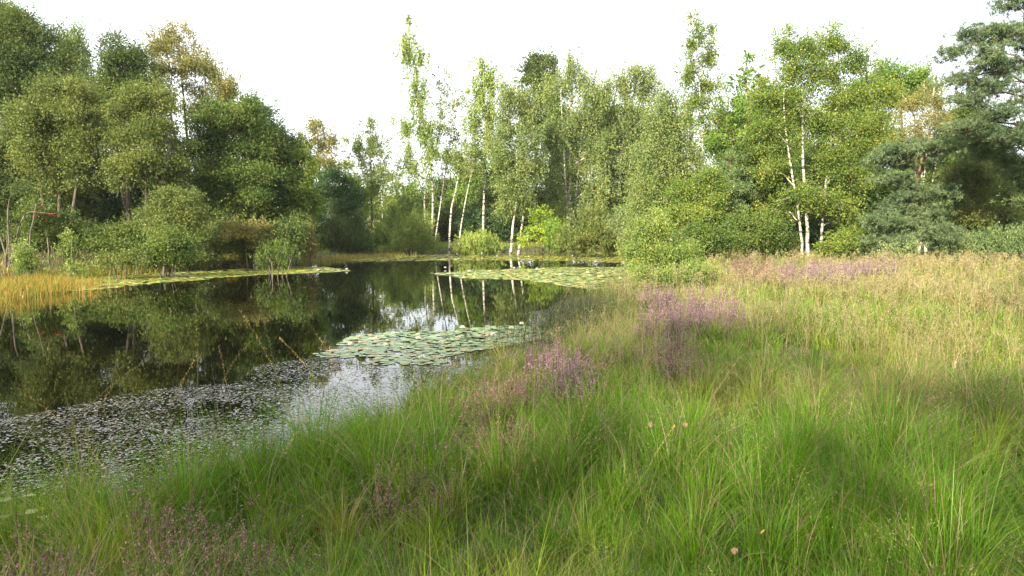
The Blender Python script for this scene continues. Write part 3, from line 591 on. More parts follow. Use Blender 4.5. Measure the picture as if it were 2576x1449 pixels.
# ---- houses behind the trees
def house(label, px, D, w, d, h, wallc, roofc, yaw, basez=0.6):
    p = at(px, 600, D); loc = (p[0], D, basez)
    root = empty('house', loc); root.rotation_euler.z = yaw; tag(root, label, 'house')
    m, t, out = newmat('house wall'); b = t.nodes.new('ShaderNodeBsdfPrincipled'); b.inputs['Roughness'].default_value = .9
    br = t.nodes.new('ShaderNodeTexBrick'); br.inputs['Color1'].default_value = (*wallc, 1); br.inputs['Color2'].default_value = (*[c * .8 for c in wallc], 1)
    br.inputs['Mortar'].default_value = (*[min(1, c * 1.2) for c in wallc], 1); br.inputs['Scale'].default_value = 4
    tc = t.nodes.new('ShaderNodeTexCoord'); t.links.new(tc.outputs['Object'], br.inputs['Vector'])
    t.links.new(br.outputs['Color'], b.inputs['Base Color']); t.links.new(b.outputs[0], out.inputs['Surface'])
    V = [(-w, -d, -.5), (w, -d, -.5), (w, d, -.5), (-w, d, -.5), (-w, -d, h), (w, -d, h), (w, d, h), (-w, d, h), (-w, 0, h + 1.9), (w, 0, h + 1.9)]
    mesh_obj('wall', V, [np.array([[0, 1, 5, 4], [2, 3, 7, 6]]), np.array([[1, 2, 6, 9, 5], [3, 0, 4, 8, 7]])], 4, m, root)
    rm = barkmat('roof tiles', tuple(c * .8 for c in roofc), roofc, scale=(1, 6, 6))
    e = .35; y0 = d + e; zz = h - e * 1.9 / d
    V = [(-w - e, -y0, zz + .03), (w + e, -y0, zz + .03), (w + e, 0, h + 1.96), (-w - e, 0, h + 1.96), (w + e, y0, zz + .03), (-w - e, y0, zz + .03)]
    V2 = [(x, y, z + .14) for x, y, z in V]
    mesh_obj('roof', V + V2, [np.array([[3, 2, 1, 0], [5, 4, 2, 3], [6, 7, 8, 9], [9, 8, 10, 11], [0, 1, 7, 6], [4, 5, 11, 10], [1, 2, 8, 7], [2, 4, 10, 8], [3, 0, 6, 9], [5, 3, 9, 11]])], 4, rm, root)
    wm, t, out = newmat('white window frame'); b = t.nodes.new('ShaderNodeBsdfPrincipled'); b.inputs['Base Color'].default_value = (.8, .8, .78, 1); t.links.new(b.outputs[0], out.inputs['Surface'])
    gm, t, out = newmat('window glass'); b = t.nodes.new('ShaderNodeBsdfPrincipled'); b.inputs['Base Color'].default_value = (.03, .035, .04, 1); b.inputs['Roughness'].default_value = .08; t.links.new(b.outputs[0], out.inputs['Surface'])
    def box(x0, x1, y0_, y1, z0, z1):
        return [(x0, y0_, z0), (x1, y0_, z0), (x1, y1, z0), (x0, y1, z0), (x0, y0_, z1), (x1, y0_, z1), (x1, y1, z1), (x0, y1, z1)], np.array([[0, 3, 2, 1], [4, 5, 6, 7], [0, 1, 5, 4], [1, 2, 6, 5], [2, 3, 7, 6], [3, 0, 4, 7]])
    for wx in (-w * .6, 0.0, w * .6):
        v, f = box(wx - .6, wx + .6, -d - .06, -d + .02, .9, 2.2); wi = mesh_obj('window', v, f, 4, wm, root)
        v, f = box(wx - .48, wx + .48, -d - .075, -d - .055, 1.02, 2.08); mesh_obj('pane', v, f, 4, gm, wi)
house('pink brick house with grey roof half hidden behind the olive willow thicket', 975, 92, 4.2, 3.2, 2.6, (.50, .27, .20), (.20, .20, .21), R(8))
house('white walled house glimpsed behind the rowan with red berries', 122, 60, 3.0, 2.5, 2.6, (.70, .66, .60), (.16, .10, .08), R(-12), .5)
print('leaves', tree.count)

# ------------------------------------------------------------------ lily pads, pondweed, lilies
def poly_sample(poly_px, n, soft=0.0):
    P = np.array([flat(*p) for p in poly_px]); lo_, hi_ = P.min(0), P.max(0)
    out_ = []; cnt = 0
    while cnt < n:
        q = rng.uniform(lo_, hi_, (n * 3, 2)); x, y = q[:, 0], q[:, 1]
        ins = np.zeros(len(q), bool); d = np.full(len(q), 1e9)
        for i in range(len(P)):
            ax, ay = P[i]; bx, by = P[(i + 1) % len(P)]; ex, ey = bx - ax, by - ay
            ins ^= ((ay > y) != (by > y)) & (x < ex * (y - ay) / (ey + 1e-12) + ax)
            t = np.clip(((x - ax) * ex + (y - ay) * ey) / (ex * ex + ey * ey), 0, 1); d = np.minimum(d, np.hypot(x - ax - t * ex, y - ay - t * ey))
        sdd = np.where(ins, d, -d)
        k = (sdd + (vnoise(x, y, soft * 1.5 + .3) - .5) * 2 * soft) > 0
        k &= pond_sd(x, y) < 0.05
        out_.append(q[k]); cnt += k.sum()
    return np.concatenate(out_)[:n]
padmat = None
def glossymat(name, rough, spec=0.5, trans=0.0):
    m, t, out = newmat(name); b = t.nodes.new('ShaderNodeBsdfPrincipled'); a = t.nodes.new('ShaderNodeAttribute'); a.attribute_name = 'col'
    t.links.new(a.outputs['Color'], b.inputs['Base Color']); b.inputs['Roughness'].default_value = rough; b.inputs['Specular IOR Level'].default_value = spec
    t.links.new(b.outputs[0], out.inputs['Surface']); return m
M['pad'] = glossymat('waxy lily pad', .42, .6)
M['weed'] = glossymat('wet pondweed leaf', .22, .9)
def pad_geom(c, r, tilt, colr):
    """c (N,3) r (N) -> notched discs"""
    N = len(c); K = 11
    a0 = rng.uniform(0, 6.28, N)[:, None]; a = a0 + 0.22 + np.linspace(0, 1, K)[None] * (2 * np.pi - 0.44)
    rr_ = r[:, None] * (1 + rng.normal(0, .04, (N, K)))
    x = np.cos(a) * rr_; y = np.sin(a) * rr_
    tx = rng.normal(0, tilt, N)[:, None]; ty = rng.normal(0, tilt, N)[:, None]
    z = x * tx + y * ty + np.abs(rng.normal(0, .05, (N, K))) * r[:, None] * (np.abs(tx) + np.abs(ty) > tilt * 2)
    V = np.zeros((N, K + 1, 3)); V[:, 0] = c; V[:, 1:, 0] = c[:, 0:1] + x; V[:, 1:, 1] = c[:, 1:2] + y
    V[:, 1:, 2] = np.maximum(c[:, 2:3] + z, 0.003)
    i = np.arange(N)[:, None] * (K + 1); j = np.arange(1, K)[None]
    Ft = np.stack([i + 0 * j, i + j, i + j + 1], -1).reshape(-1, 3)
    return V.reshape(-1, 3), Ft, np.repeat(colr, K + 1, axis=0)
def pad_cols(N, mix):
    """mix: list of (weight,rgb)"""
    w = np.array([m_[0] for m_ in mix]); w = w / w.sum(); idx = rng.choice(len(mix), N, p=w)
    c = np.array([m_[1] for m_ in mix])[idx]
    return c * rng.uniform(.75, 1.25, (N, 1))
near_poly = [(775, 868), (880, 845), (1040, 835), (1200, 822), (1345, 820), (1385, 838), (1330, 868), (1230, 885), (1140, 908), (1000, 918), (880, 900)]
MIXN = [(6, (.13, .21, .085)), (5, (.18, .26, .12)), (1.5, (.07, .16, .04)), (.8, (.42, .32, .10)), (.7, (.40, .26, .14)), (2, (.25, .30, .09))]
MIXG = [(5, (.17, .28, .08)), (4, (.23, .34, .09)), (3.5, (.36, .39, .08)), (2, (.50, .40, .09)), (1.2, (.46, .28, .11))]
MIXY = [(3, (.16, .27, .04)), (4, (.28, .34, .05)), (4, (.46, .40, .05)), (1.5, (.5, .32, .05))]
q = poly_sample(near_poly, 1150, 0.5)
q = q[np.argsort(q[:, 1])]
R_ = rng.uniform(.04, .085, len(q))
# the nearest 300 pads are things of their own
protos = []
for k in range(14):
    rv = float(rng.uniform(.042, .088)); v, f, c = pad_geom(np.array([[0, 0, 0.0]]), np.array([rv]), .018, pad_cols(1, MIXN))
    v[:, 2] = v[:, 2] - v[:, 2].min()
    me = mesh_obj('lily_pad', v, f, 3, M['pad'], col=c)
    COL.objects.unlink(me); protos.append(me)
def place_pads(q, label, grp):
    for i, p in enumerate(q):
        o = protos[i % 14].copy(); COL.objects.link(o); o.name = 'lily_pad'
        o.location = (p[0], p[1], .004 + .0005 * (i % 13)); o.rotation_euler.z = rng.uniform(0, 6.28); s = rng.uniform(.85, 1.15); o.scale = (s, s, s)
        tag(o, label, 'lily pad', grp)
place_pads(q[:300], 'round floating lily pad in the nearest raft of pads', 'lily pads of the nearest raft')
rest_c, rest_r, rest_col = [], [], []
rest_c.append(q[300:]); rest_r.append(R_[300:]); rest_col.append(pad_cols(len(q) - 300, MIXN))
for poly, n, mix, soft in [
    ([(1070, 688), (1200, 679), (1350, 675), (1500, 672), (1660, 672), (1650, 742), (1560, 742), (1450, 724), (1300, 706), (1180, 700)], 4500, MIXG, .5),
    ([(880, 653), (1000, 643), (1250, 637), (1450, 635), (1640, 634), (1650, 663), (1560, 661), (1450, 657), (1200, 655), (1000, 657), (900, 658)], 7000, MIXY, .5),
    ([(90, 722), (200, 700), (350, 690), (550, 679), (700, 670), (820, 672), (885, 681), (790, 688), (620, 694), (450, 708), (250, 727), (120, 736)], 4200, MIXG + MIXY, .3),
]:
    p = poly_sample(poly, n, soft); rest_c.append(p); rest_r.append(rng.uniform(.07, .125, n)); rest_col.append(pad_cols(n, mix))
c2 = np.concatenate(rest_c); N = len(c2)
zz = .003 + rng.random(N) * .008; up = rng.random(N) < .06; zz[up] += rng.random(up.sum()) * .05
v, f, c = pad_geom(np.column_stack([c2, zz]), np.concatenate(rest_r), .03, np.concatenate(rest_col))
tag(mesh_obj('lily_pad_cover', v, f, 3, M['pad'], col=c), 'rafts of green and yellow lily pads covering the far water', 'lily pads', kind='stuff')

# pondweed : small oval leaves
weed_poly = [(-350, 1500), (-250, 1060), (0, 1045), (200, 1020), (400, 985), (560, 955), (700, 925), (800, 885), (900, 905), (1000, 918), (1140, 910), (1250, 885), (1340, 868), (1390, 838),
             (1330, 800), (1400, 765), (1480, 745), (1560, 742), (1560, 760), (1500, 800), (1420, 850), (1350, 960), (1250, 1100), (1000, 1250), (750, 1400), (300, 1500), (0, 1600)]
q = poly_sample(weed_poly, 52000, 0.45)
N = len(q); keep = rng.random(N) < np.clip(.15 + 1.5 * (.6 * vnoise(q[:, 0], q[:, 1], .8) + .4 * vnoise(q[:, 0], q[:, 1], .25) - .2), .12, 1); q = q[keep]; N = len(q)
K = 6; a0 = rng.uniform(0, 6.28, N); a = np.linspace(0, 2 * np.pi, K, endpoint=False)[None]
L = rng.uniform(.009, .026, N)[:, None]; lx = np.cos(a) * L; ly = np.sin(a) * L * .42
x = lx * np.cos(a0)[:, None] - ly * np.sin(a0)[:, None]; y = lx * np.sin(a0)[:, None] + ly * np.cos(a0)[:, None]
tx = rng.normal(0, .05, N)[:, None]; ty = rng.normal(0, .05, N)[:, None]
V = np.zeros((N, K, 3)); V[..., 0] = q[:, :1] + x; V[..., 1] = q[:, 1:2] + y; V[..., 2] = np.maximum(.004 + x * tx + y * ty + rng.random(N)[:, None] * .004, .0015)
cw = pad_cols(N, [(5, (.17, .155, .14)), (3, (.24, .225, .215)), (3, (.14, .15, .09)), (1, (.28, .20, .16))])  # pale greys put the silvery sky sheen into the leaf colour
tag(mesh_obj('pondweed', V.reshape(-1, 3), np.arange(N * K).reshape(-1, K), K, M['weed'], col=np.repeat(cw, K, 0)), 'small oval pondweed leaves floating in a sheet near the bank', 'pondweed', kind='stuff')

# water lilies
petm, t, out = newmat('white petals'); b = t.nodes.new('ShaderNodeBsdfPrincipled'); b.inputs['Base Color'].default_value = (.82, .82, .74, 1); b.inputs['Roughness'].default_value = .5; t.links.new(b.outputs[0], out.inputs['Surface'])
cenm, t, out = newmat('yellow stamens'); b = t.nodes.new('ShaderNodeBsdfPrincipled'); b.inputs['Base Color'].default_value = (.75, .5, .05, 1); t.links.new(b.outputs[0], out.inputs['Surface'])
def lily():
    root = empty('water_lily', (0, 0, 0)); V, Fv = [], []
    for ring, (n_, el, L_) in enumerate([(9, .35, .065), (8, .8, .06), (6, 1.15, .05)]):
        for k in range(n_):
            a = 2 * math.pi * (k + .5 * ring) / n_; d = np.array((math.cos(a) * math.cos(el), math.sin(a) * math.cos(el), math.sin(el))); s = np.array((-math.sin(a), math.cos(a), 0)) * .014
            m_ = d * L_ * .55 + (0, 0, -.004); b_ = len(V)
            V += [d * .006 + (0, 0, .01), m_ + s + (0, 0, .012), d * L_ + (0, 0, .018), m_ - s + (0, 0, .012)]; Fv.append([b_, b_ + 1, b_ + 2, b_ + 3])
    mesh_obj('petals', np.array(V), np.array(Fv), 4, petm, root)
    V, Fv = [], []
    for k in range(14):
        a = 2.4 * k; r = .003 + .0009 * k; b_ = len(V); c = np.array((math.cos(a) * r, math.sin(a) * r, .012))
        V += [c + (-.002, 0, 0), c + (.002, 0, 0), c + (.001, .001, .022), c + (-.001, .001, .022)]; Fv.append([b_, b_ + 1, b_ + 2, b_ + 3])
    mesh_obj('stamens', np.array(V), np.array(Fv), 4, cenm, root)
    return root
lil = lily(); L_pts = [(945, 862), (1052, 860), (970, 878), (1062, 909), (1163, 832), (1312, 822), (1286, 833), (880, 876), (1240, 850), (1120, 677), (1293, 678), (1308, 676), (1498, 661), (1478, 690), (1515, 699), (1350, 681), (1410, 694), (1180, 686), (1560, 705), (800, 683), (872, 681), (1330, 648), (1440, 646), (1250, 647)]
for i, (px, py) in enumerate(L_pts):
    o = lil if i == 0 else copy_tree(lil); p = flat(px, py); o.location = (p[0], p[1], .035); s = 1.1 if i < 9 else 1.5; o.scale = (s, s, s); o.rotation_euler.z = i
    tag(o, 'white water lily flower in the nearest raft of pads' if i < 9 else 'white water lily flower on the farther rafts of pads', 'water lily', 'lilies of the nearest raft' if i < 9 else 'lilies of the farther rafts')

# ------------------------------------------------------------------ where the heather stands
H_AREAS = [
    ('p', 'purple heather plant in the band below the dark pine', 'heather below the dark pine', [(1960, 672, 2290, 705, 34)], 1.4),
    ('r', 'pink heather plant at the back of the meadow left of the purple band', 'pink heather at the back of the meadow', [(1840, 668, 1980, 700, 16)], 1.3),
    ('m', 'bright purple heather plant in the clump beside the shore bush', 'heather clump beside the shore bush', [(1650, 735, 1860, 805, 18)], 1.18),
    ('d', 'faded heather plant between the bright clump and the near bank', 'faded heather above the bank', [(1490, 800, 1720, 900, 13)], 1.0),
    ('m', 'deep purple heather plant on the bank level with the near pads', 'heather level with the near pads', [(1370, 890, 1490, 960, 7)], 1.0),
    ('r', 'rose and brown heather plant on the middle of the near bank', 'heather on the middle bank', [(1140, 960, 1440, 1070, 13)], .85),
    ('d', 'brown heather plant at the bank edge beside the fern', 'heather beside the fern', [(930, 1070, 1190, 1190, 8)], .72),
    ('r', 'small rose heather plant in the grass at the lower left bank', 'heather on the lower left bank', [(350, 1250, 620, 1340, 7)], .8),
    ('r', 'pink heather plant in the bottom left corner', 'heather in the bottom left corner', [(-60, 1370, 420, 1470, 12)], .78),
    ('d', 'sparse heather plant low on the slope at the water below the purple clump', 'sparse heather at the water', [(1180, 900, 1380, 960, 4)], .8)]
HPOS = []
for kind, lab, grp, areas, s0 in H_AREAS:
    for (x0, y0, x1, y1, n) in areas:
        for i in range(n):
            p = flat(rng.uniform(x0, x1), rng.uniform(y0, y1), .72)
            if pond_sd(np.array([p[0]]), np.array([p[1]]))[0] > .1: HPOS.append((kind, lab, grp, p[0], p[1], s0 * rng.uniform(.8, 1.2)))
HXY = np.array([(h[3], h[4]) for h in HPOS]); HS = np.array([h[5] for h in HPOS])
def near_heather(x, y):
    out_ = np.zeros(len(x))
    for k in range(len(HXY)):
        out_ = np.maximum(out_, np.clip(1.25 - np.hypot(x - HXY[k, 0], y - HXY[k, 1]) / (.38 * HS[k]), 0, 1))
    return out_
# ------------------------------------------------------------------ grass
def blades(base, H, lean, leandir, width, nseg, col):
    """arrays N -> ribbon blades with nseg segments ending in a point"""
    N = len(base); t = np.linspace(0, 1, nseg + 1)[None, :, None]
    ld_ = np.stack([np.cos(leandir), np.sin(leandir), np.zeros(N)], 1)[:, None]
    lv_ = lean[:, None, None]; Hh = H[:, None, None]
    pos = base[:, None] + ld_ * (Hh * lv_ * t ** 2.0) + np.array((0, 0, 1.0)) * Hh * (t - 0.42 * lv_ * t ** 3)
    tw = leandir + np.pi / 2 + rng.normal(0, .7, N)
    sdv = np.stack([np.cos(tw), np.sin(tw), np.zeros(N)], 1)[:, None]
    w = width[:, None, None] * (1 - t ** 1.6) * .5
    A = pos + sdv * w; B = pos - sdv * w
    # last point single
    V = np.concatenate([np.stack([A[:, :-1], B[:, :-1]], 2).reshape(N, -1, 3), pos[:, -1:]], 1)
    per = 2 * nseg + 1; i = np.arange(N)[:, None] * per
    Fq = []
    if nseg > 1:
        j = np.arange(nseg - 1)[None] * 2
        Fq = np.stack([i + j, i + j + 1, i + j + 3, i + j + 2], -1).reshape(-1, 4)
    k = 2 * (nseg - 1); Ft = np.stack([i[:, 0] + k, i[:, 0] + k + 1, i[:, 0] + k + 2], -1)
    return V.reshape(-1, 3), Fq, Ft, np.repeat(col, per, axis=0)
class Acc:
    def __init__(s): s.V = []; s.Q = []; s.T = []; s.C = []; s.n = 0
    def add(s, V, Q, T_, C):
        s.V.append(V); s.C.append(C)
        if len(Q): s.Q.append(Q + s.n)
        if len(T_): s.T.append(T_ + s.n)
        s.n += len(V)
    def build(s, name, mat):
        fl = []
        if s.Q: fl.append(np.concatenate(s.Q))
        if s.T: fl.append(np.concatenate(s.T))
        return mesh_obj(name, np.concatenate(s.V), fl, 4, mat, col=np.concatenate(s.C))
def dry(x, y):
    """0 lush .. 1 straw"""
    d = np.hypot(x, y)
    v = np.clip((d - 5) / 9, 0, 1) * .62 - np.clip((6 - d) / 10, 0, .3) + (vnoise(x, y, 3.0) - .5) * .9 + (vnoise(x, y, 1.0) - .5) * .5
    v = v + np.where((y > 18) & (x < 2), .25, 0)
    v = v - np.where((y > 18) & (x < 2), np.clip((y - 40) / 20, 0, .6), 0)
    return np.clip(v, 0, 1)
GREENS = np.array([(.085, .20, .012), (.125, .25, .014), (.055, .14, .014), (.19, .28, .020), (.155, .205, .03)])
STRAW = np.array([(.30, .26, .12), (.24, .21, .09), (.35, .30, .16), (.20, .20, .08), (.28, .20, .12)])
def scatter(n, dmin, dmax, ang, pw=1.0):
    d = dmin * (dmax / dmin) ** (rng.random(n) ** pw); a = rng.uniform(-ang, ang, n)
    return d * np.sin(a), d * np.cos(a)
def grow(ntuft, dmin, dmax, kb, nseg, hmul=1.0, ang=R(52)):
    x, y = scatter(ntuft, dmin, dmax, ang)
    sd_ = pond_sd(x, y); k = sd_ > -0.05
    x, y, sd_ = x[k], y[k], sd_[k]
    # thin under the woods
    d = np.hypot(x, y); n = len(x)
    dr = dry(x, y)
    kb_ = kb; N = n * kb_
    ti = np.repeat(np.arange(n), kb_)
    ha = rng.uniform(0, 6.28, N); hr = np.abs(rng.normal(0, 1, N)) * (.035 + .004 * d[ti])
    bx = x[ti] + np.cos(ha) * hr; by = y[ti] + np.sin(ha) * hr
    bz = gh(bx, by, np.repeat(sd_, kb_)) - .02
    th = rng.uniform(.55, 1.15, n)
    clump = .42 + .75 * vnoise(x, y, .6) + .45 * vnoise(x, y, 1.7)
    H = hmul * .42 * (1 - .3 * near_heather(x, y))[ti] * th[ti] * clump[ti] * rng.uniform(.5, 1.15, N)
    H *= np.where(rng.random(N) < .06, 1.35, 1) * np.clip(.5 + sd_[ti] * .7, .45, 1)
    H *= np.clip(.5 + d[ti] * .25, .5, 1)
    tl = rng.uniform(0, 6.28, n)
    ldir = np.where(rng.random(N) < .75, ha, tl[ti]) + rng.normal(0, .5, N)
    lean = np.clip(rng.normal(.55, .28, N), .08, 1.3)
    wd = np.maximum(.0038, d[ti] * .00105) * rng.uniform(.7, 1.25, N)
    gi = np.clip((vnoise(x, y, .9) * 5 + rng.normal(0, .9, n)), 0, 4).astype(int); g = GREENS[gi][ti] * rng.uniform(.75, 1.3, (N, 1))
    s = STRAW[rng.integers(0, len(STRAW), N)] * rng.uniform(.75, 1.2, (N, 1))
    isdry = rng.random(N) < (.20 + .74 * dr[ti])
    yel = .35 * dr[ti][:, None]
    c = g * (1 - yel) + np.array((.22, .23, .06)) * yel
    c = np.where(isdry[:, None], s, c)
    lb = (np.repeat(y, kb_) > 15) & (np.repeat(x, kb_) < -4) & (np.repeat(sd_, kb_) < 3)
    c = np.where((lb & (rng.random(N) < .55))[:, None], np.array((.30, .25, .07)) * rng.uniform(.7, 1.2, (N, 1)), c)
    return blades(np.stack([bx, by, bz], 1), H, lean, ldir, wd, nseg, c)
A = Acc()
A.add(*grow(3600, 1.7, 7.0, 42, 5))
A.add(*grow(4200, 6.5, 18, 32, 3, 1.05))
A.add(*grow(420, 1.9, 9, 110, 5, 1.55))
A.add(*grow(4600, 17, 60, 22, 2, 1.15, R(46)))
A.add(*grow(1500, 55, 95, 22, 1, 1.3, R(35)))
tag(A.build('meadow_grass', M['grass']), 'long green and straw coloured grass covering the banks', 'grass', kind='stuff')
print('grass verts', A.n)

# grass standing in the water along the left shore
def strip_grass(pxpts, n, hh, cols, wid, sig):
    P = np.array([flat(*p) for p in pxpts]); k = rng.integers(0, len(P) - 1, n); t = rng.random((n, 1))
    q = P[k] * (1 - t) + P[k + 1] * t + rng.normal(0, 1, (n, 2)) * sig
    c = np.array(cols)[rng.integers(0, len(cols), n)] * rng.uniform(.75, 1.2, (n, 1))
    z = np.maximum(gh(q[:, 0], q[:, 1]), -.05)
    return blades(np.column_stack([q, z]), rng.uniform(.5, 1.2, n) * hh, np.clip(rng.normal(.35, .25, n), 0, 1), rng.uniform(0, 6.28, n), np.full(n, wid) * rng.uniform(.7, 1.2, n), 3, c)
A = Acc()
ORG = [(.32, .24, .05), (.24, .25, .05), (.16, .21, .04), (.34, .19, .06)]
A.add(*strip_grass([(-300, 790), (-100, 755), (60, 733), (130, 724)], 7000, .6, ORG, .018, (.8, 1.0)))
A.add(*strip_grass([(60, 712), (250, 693), (450, 681), (600, 672), (760, 660)], 4500, .5, ORG + [(.12, .2, .04)] * 3, .022, (.5, .7)))
A.add(*strip_grass([(900, 641), (1000, 636), (1200, 632), (1400, 630), (1620, 630)], 9000, .55, [(.17, .26, .05), (.24, .30, .06), (.28, .28, .08)], .04, (1., 1.6)))
A.add(*strip_grass([(780, 656), (880, 649), (1000, 643)], 1500, .45, [(.25, .26, .06), (.34, .28, .08)], .035, (1., 1.2)))
A.add(*strip_grass([(1560, 750), (1610, 728), (1640, 700)], 1800, .55, [(.14, .22, .04), (.30, .28, .07), (.42, .30, .10)], .012, (.5, .8)))
tag(A.build('shore_grass', M['grass']), 'orange and yellow grass standing in the shallow water', 'grass', kind='stuff')

# dark rush stems at the right shore
A = Acc()
A.add(*strip_grass([(1330, 900), (1420, 840), (1480, 800), (1540, 760), (1600, 730)], 1500, .95, [(.05, .09, .035), (.08, .12, .04), (.14, .13, .06)], .008, (.45, .7)))
tag(A.build('rushes', M['grass']), 'dark thin rushes along the near right shore', 'rushes', kind='stuff')

# open seed heads forming the beige veil
def panicles(n, dmin, dmax, ang, dens, hh=.62, spl=34):
    x, y = scatter(n, dmin, dmax, ang, .85); sd_ = pond_sd(x, y)
    k = (sd_ > .1) & (rng.random(n) < dens(x, y)); x, y, sd_ = x[k], y[k], sd_[k]; n = len(x); d = np.hypot(x, y)
    z = gh(x, y, sd_); H = hh * rng.uniform(.65, 1.25, n); a = rng.uniform(0, 6.28, n); ln = rng.uniform(.05, .45, n)
    base_col = np.array([(.34, .29, .15), (.29, .26, .12), (.34, .27, .17), (.25, .25, .11)])[rng.integers(0, 4, n)] * rng.uniform(.8, 1.15, (n, 1))
    wd = np.maximum(.0018, d * .0005)
    V1 = blades(np.stack([x, y, z], 1), H, ln, a, wd * 1.2, 3, base_col * .9)
    t = rng.uniform(.62, 1.0, (n, spl)); hw = (1.02 - t) * .20 + .012
    ca, sa = np.cos(a)[:, None], np.sin(a)[:, None]
    cx = x[:, None] + ca * H[:, None] * ln[:, None] * t ** 2; cy_ = y[:, None] + sa * H[:, None] * ln[:, None] * t ** 2
    cz = z[:, None] + H[:, None] * (t - .42 * ln[:, None] * t ** 3)
    g = rng.normal(0, 1, (n, spl, 3)); P = np.stack([cx, cy_, cz], -1) + g * hw[..., None] * np.array((.8, .8, .45))
    P = P.reshape(-1, 3); dd = np.repeat(d, spl)
    s = np.maximum(.0045, dd * .0009)[:, None]
    V, Fq = leaf_quads(P, s * 2.2, s * .8, np.array((0, 0, 1.0)))
    return V1, (V, Fq, [], np.repeat(base_col, spl * 4, 0) * np.repeat(rng.uniform(.8, 1.2, (len(P), 1)), 4, 0))
A = Acc()
def dens(x, y):
    d = np.hypot(x, y); ang = x / np.maximum(y, .1)
    v = np.clip((d - 3.2) / 5, .04, 1) * np.clip(.4 + 1.5 * (vnoise(x, y, 1.6) - .2), .1, 1)
    return v * np.clip((ang + .35) / .5, .25, 1)
for r_ in panicles(5200, 2.3, 9, R(48), dens, .60, 40): A.add(*r_)
for r_ in panicles(11500, 8, 42, R(48), lambda x, y: dens(x, y) * np.where((x < 0) & (y > 12), .25, 1), .66, 22): A.add(*r_)
tag(A.build('seed_head_grass', M['litter']), 'fine beige seed heads hovering over the meadow grass', 'grass', kind='stuff')
print('panicle verts', A.n)

# ------------------------------------------------------------------ heather plants
def heather(seed, pink):
    r = np.random.default_rng(seed); root = empty('heather', (0, 0, 0))
    tp, LP, FP, FC = [], [], [], []
    for k in range(40):
        a = r.uniform(0, 6.28); sp = abs(r.normal(0, .42)); H = r.uniform(.2, .46)
        b0 = np.array((math.cos(a), math.sin(a), 0)) * r.uniform(0, .12)
        tip = b0 + np.array((math.cos(a) * sp * H * 1.1, math.sin(a) * sp * H * 1.1, H * (1.05 - .25 * sp)))
        mid = (b0 + tip) / 2 + np.array((math.cos(a), math.sin(a), 0)) * .03 + r.normal(0, .012, 3)
        P = smooth_path([b0, mid, tip], 5); tp.append((P, [.0035, .003, .0026, .002, .0012]))
        t = r.uniform(.2, .75, 26); i = np.minimum((t * 4).astype(int), 3); f = (t * 4 - i)[:, None]
        LP.append(P[i] * (1 - f) + P[i + 1] * f + r.normal(0, .009, (26, 3)))
        t = r.uniform(.55, 1.0, 22); i = np.minimum((t * 4).astype(int), 3); f = (t * 4 - i)[:, None]
        FP.append(P[i] * (1 - f) + P[i + 1] * f + r.normal(0, .008, (22, 3)))
    tv, tf = tubes(tp); mesh_obj('stems', tv, tf, 4, M['bark'], root)
    LP = np.concatenate(LP); FP = np.concatenate(FP)
    V, Fq = leaf_quads(LP, .014, .005, np.array((0, 0, 1.2))); c = np.array([(.06, .08, .03), (.10, .10, .04), (.12, .08, .05)])[r.integers(0, 3, len(LP))]
    mesh_obj('leaves', V, Fq, 4, M['flower'], root, col=np.repeat(c, 4, 0))
    V, Fq = leaf_quads(FP, .0125, .009); cc = np.array(pink)[r.integers(0, len(pink), len(FP))] * r.uniform(.75, 1.25, (len(FP), 1))
    mesh_obj('flowers', V, Fq, 4, M['flower'], root, col=np.repeat(cc, 4, 0))
    return root
PURP = [(.36, .20, .31), (.42, .25, .36), (.30, .18, .24), (.46, .30, .36)]
ROSE = [(.44, .20, .26), (.36, .17, .19), (.30, .15, .13), (.48, .28, .30)]
DULL = [(.32, .20, .19), (.34, .22, .28), (.26, .20, .12), (.36, .24, .18)]
MIXH = [(.38, .17, .33), (.44, .22, .38), (.30, .16, .23), (.44, .26, .34)]
hp = {'p': [heather(1, PURP), heather(2, PURP)], 'm': [heather(7, MIXH), heather(8, MIXH)], 'r': [heather(3, ROSE), heather(4, ROSE)], 'd': [heather(5, DULL), heather(6, DULL)]}
used = set()
for i, (kind, lab, grp, px_, py_, sc_) in enumerate(HPOS):
    pr = hp[kind][i % 2]
    if id(pr) in used: o = copy_tree(pr)
    else: o = pr; used.add(id(pr))
    o.location = (px_, py_, float(gh(px_, py_)) - .02); o.scale = (sc_, sc_, sc_ * rng.uniform(.9, 1.15)); o.rotation_euler.z = rng.uniform(0, 6.28)
    tag(o, lab, 'heather', grp)

# ------------------------------------------------------------------ tall seed stalks
def stalk(seed, H, lean, c1, c2):
    r = np.random.default_rng(seed); root = empty('grass_stalk', (0, 0, 0))
    t = np.linspace(0, 1, 9); P = np.stack([H * lean * t ** 1.8, .02 * np.sin(t * 3 + seed), H * (t - .3 * lean * t ** 3)], 1)
    tv, tf = tubes([(P, np.linspace(.0019, .0007, 9))]); mesh_obj('stem', tv, tf, 4, M['grass'], root, col=np.tile(np.array(c1), (len(tv), 1)))
    n = 60; tt = r.uniform(.66, 1.0, n); i = np.minimum((tt * 8).astype(int), 7); f = (tt * 8 - i)[:, None]
    Q = P[i] * (1 - f) + P[i + 1] * f + r.normal(0, .0035, (n, 3))
    V, Fq = leaf_quads(Q, .013, .0032, np.array((lean, 0, 1.6)) * 1.5); mesh_obj('seed_head', V, Fq, 4, M['litter'], root, col=np.repeat(np.array(c2) * r.uniform(.8, 1.2, (n, 1)), 4, 0))
    return root
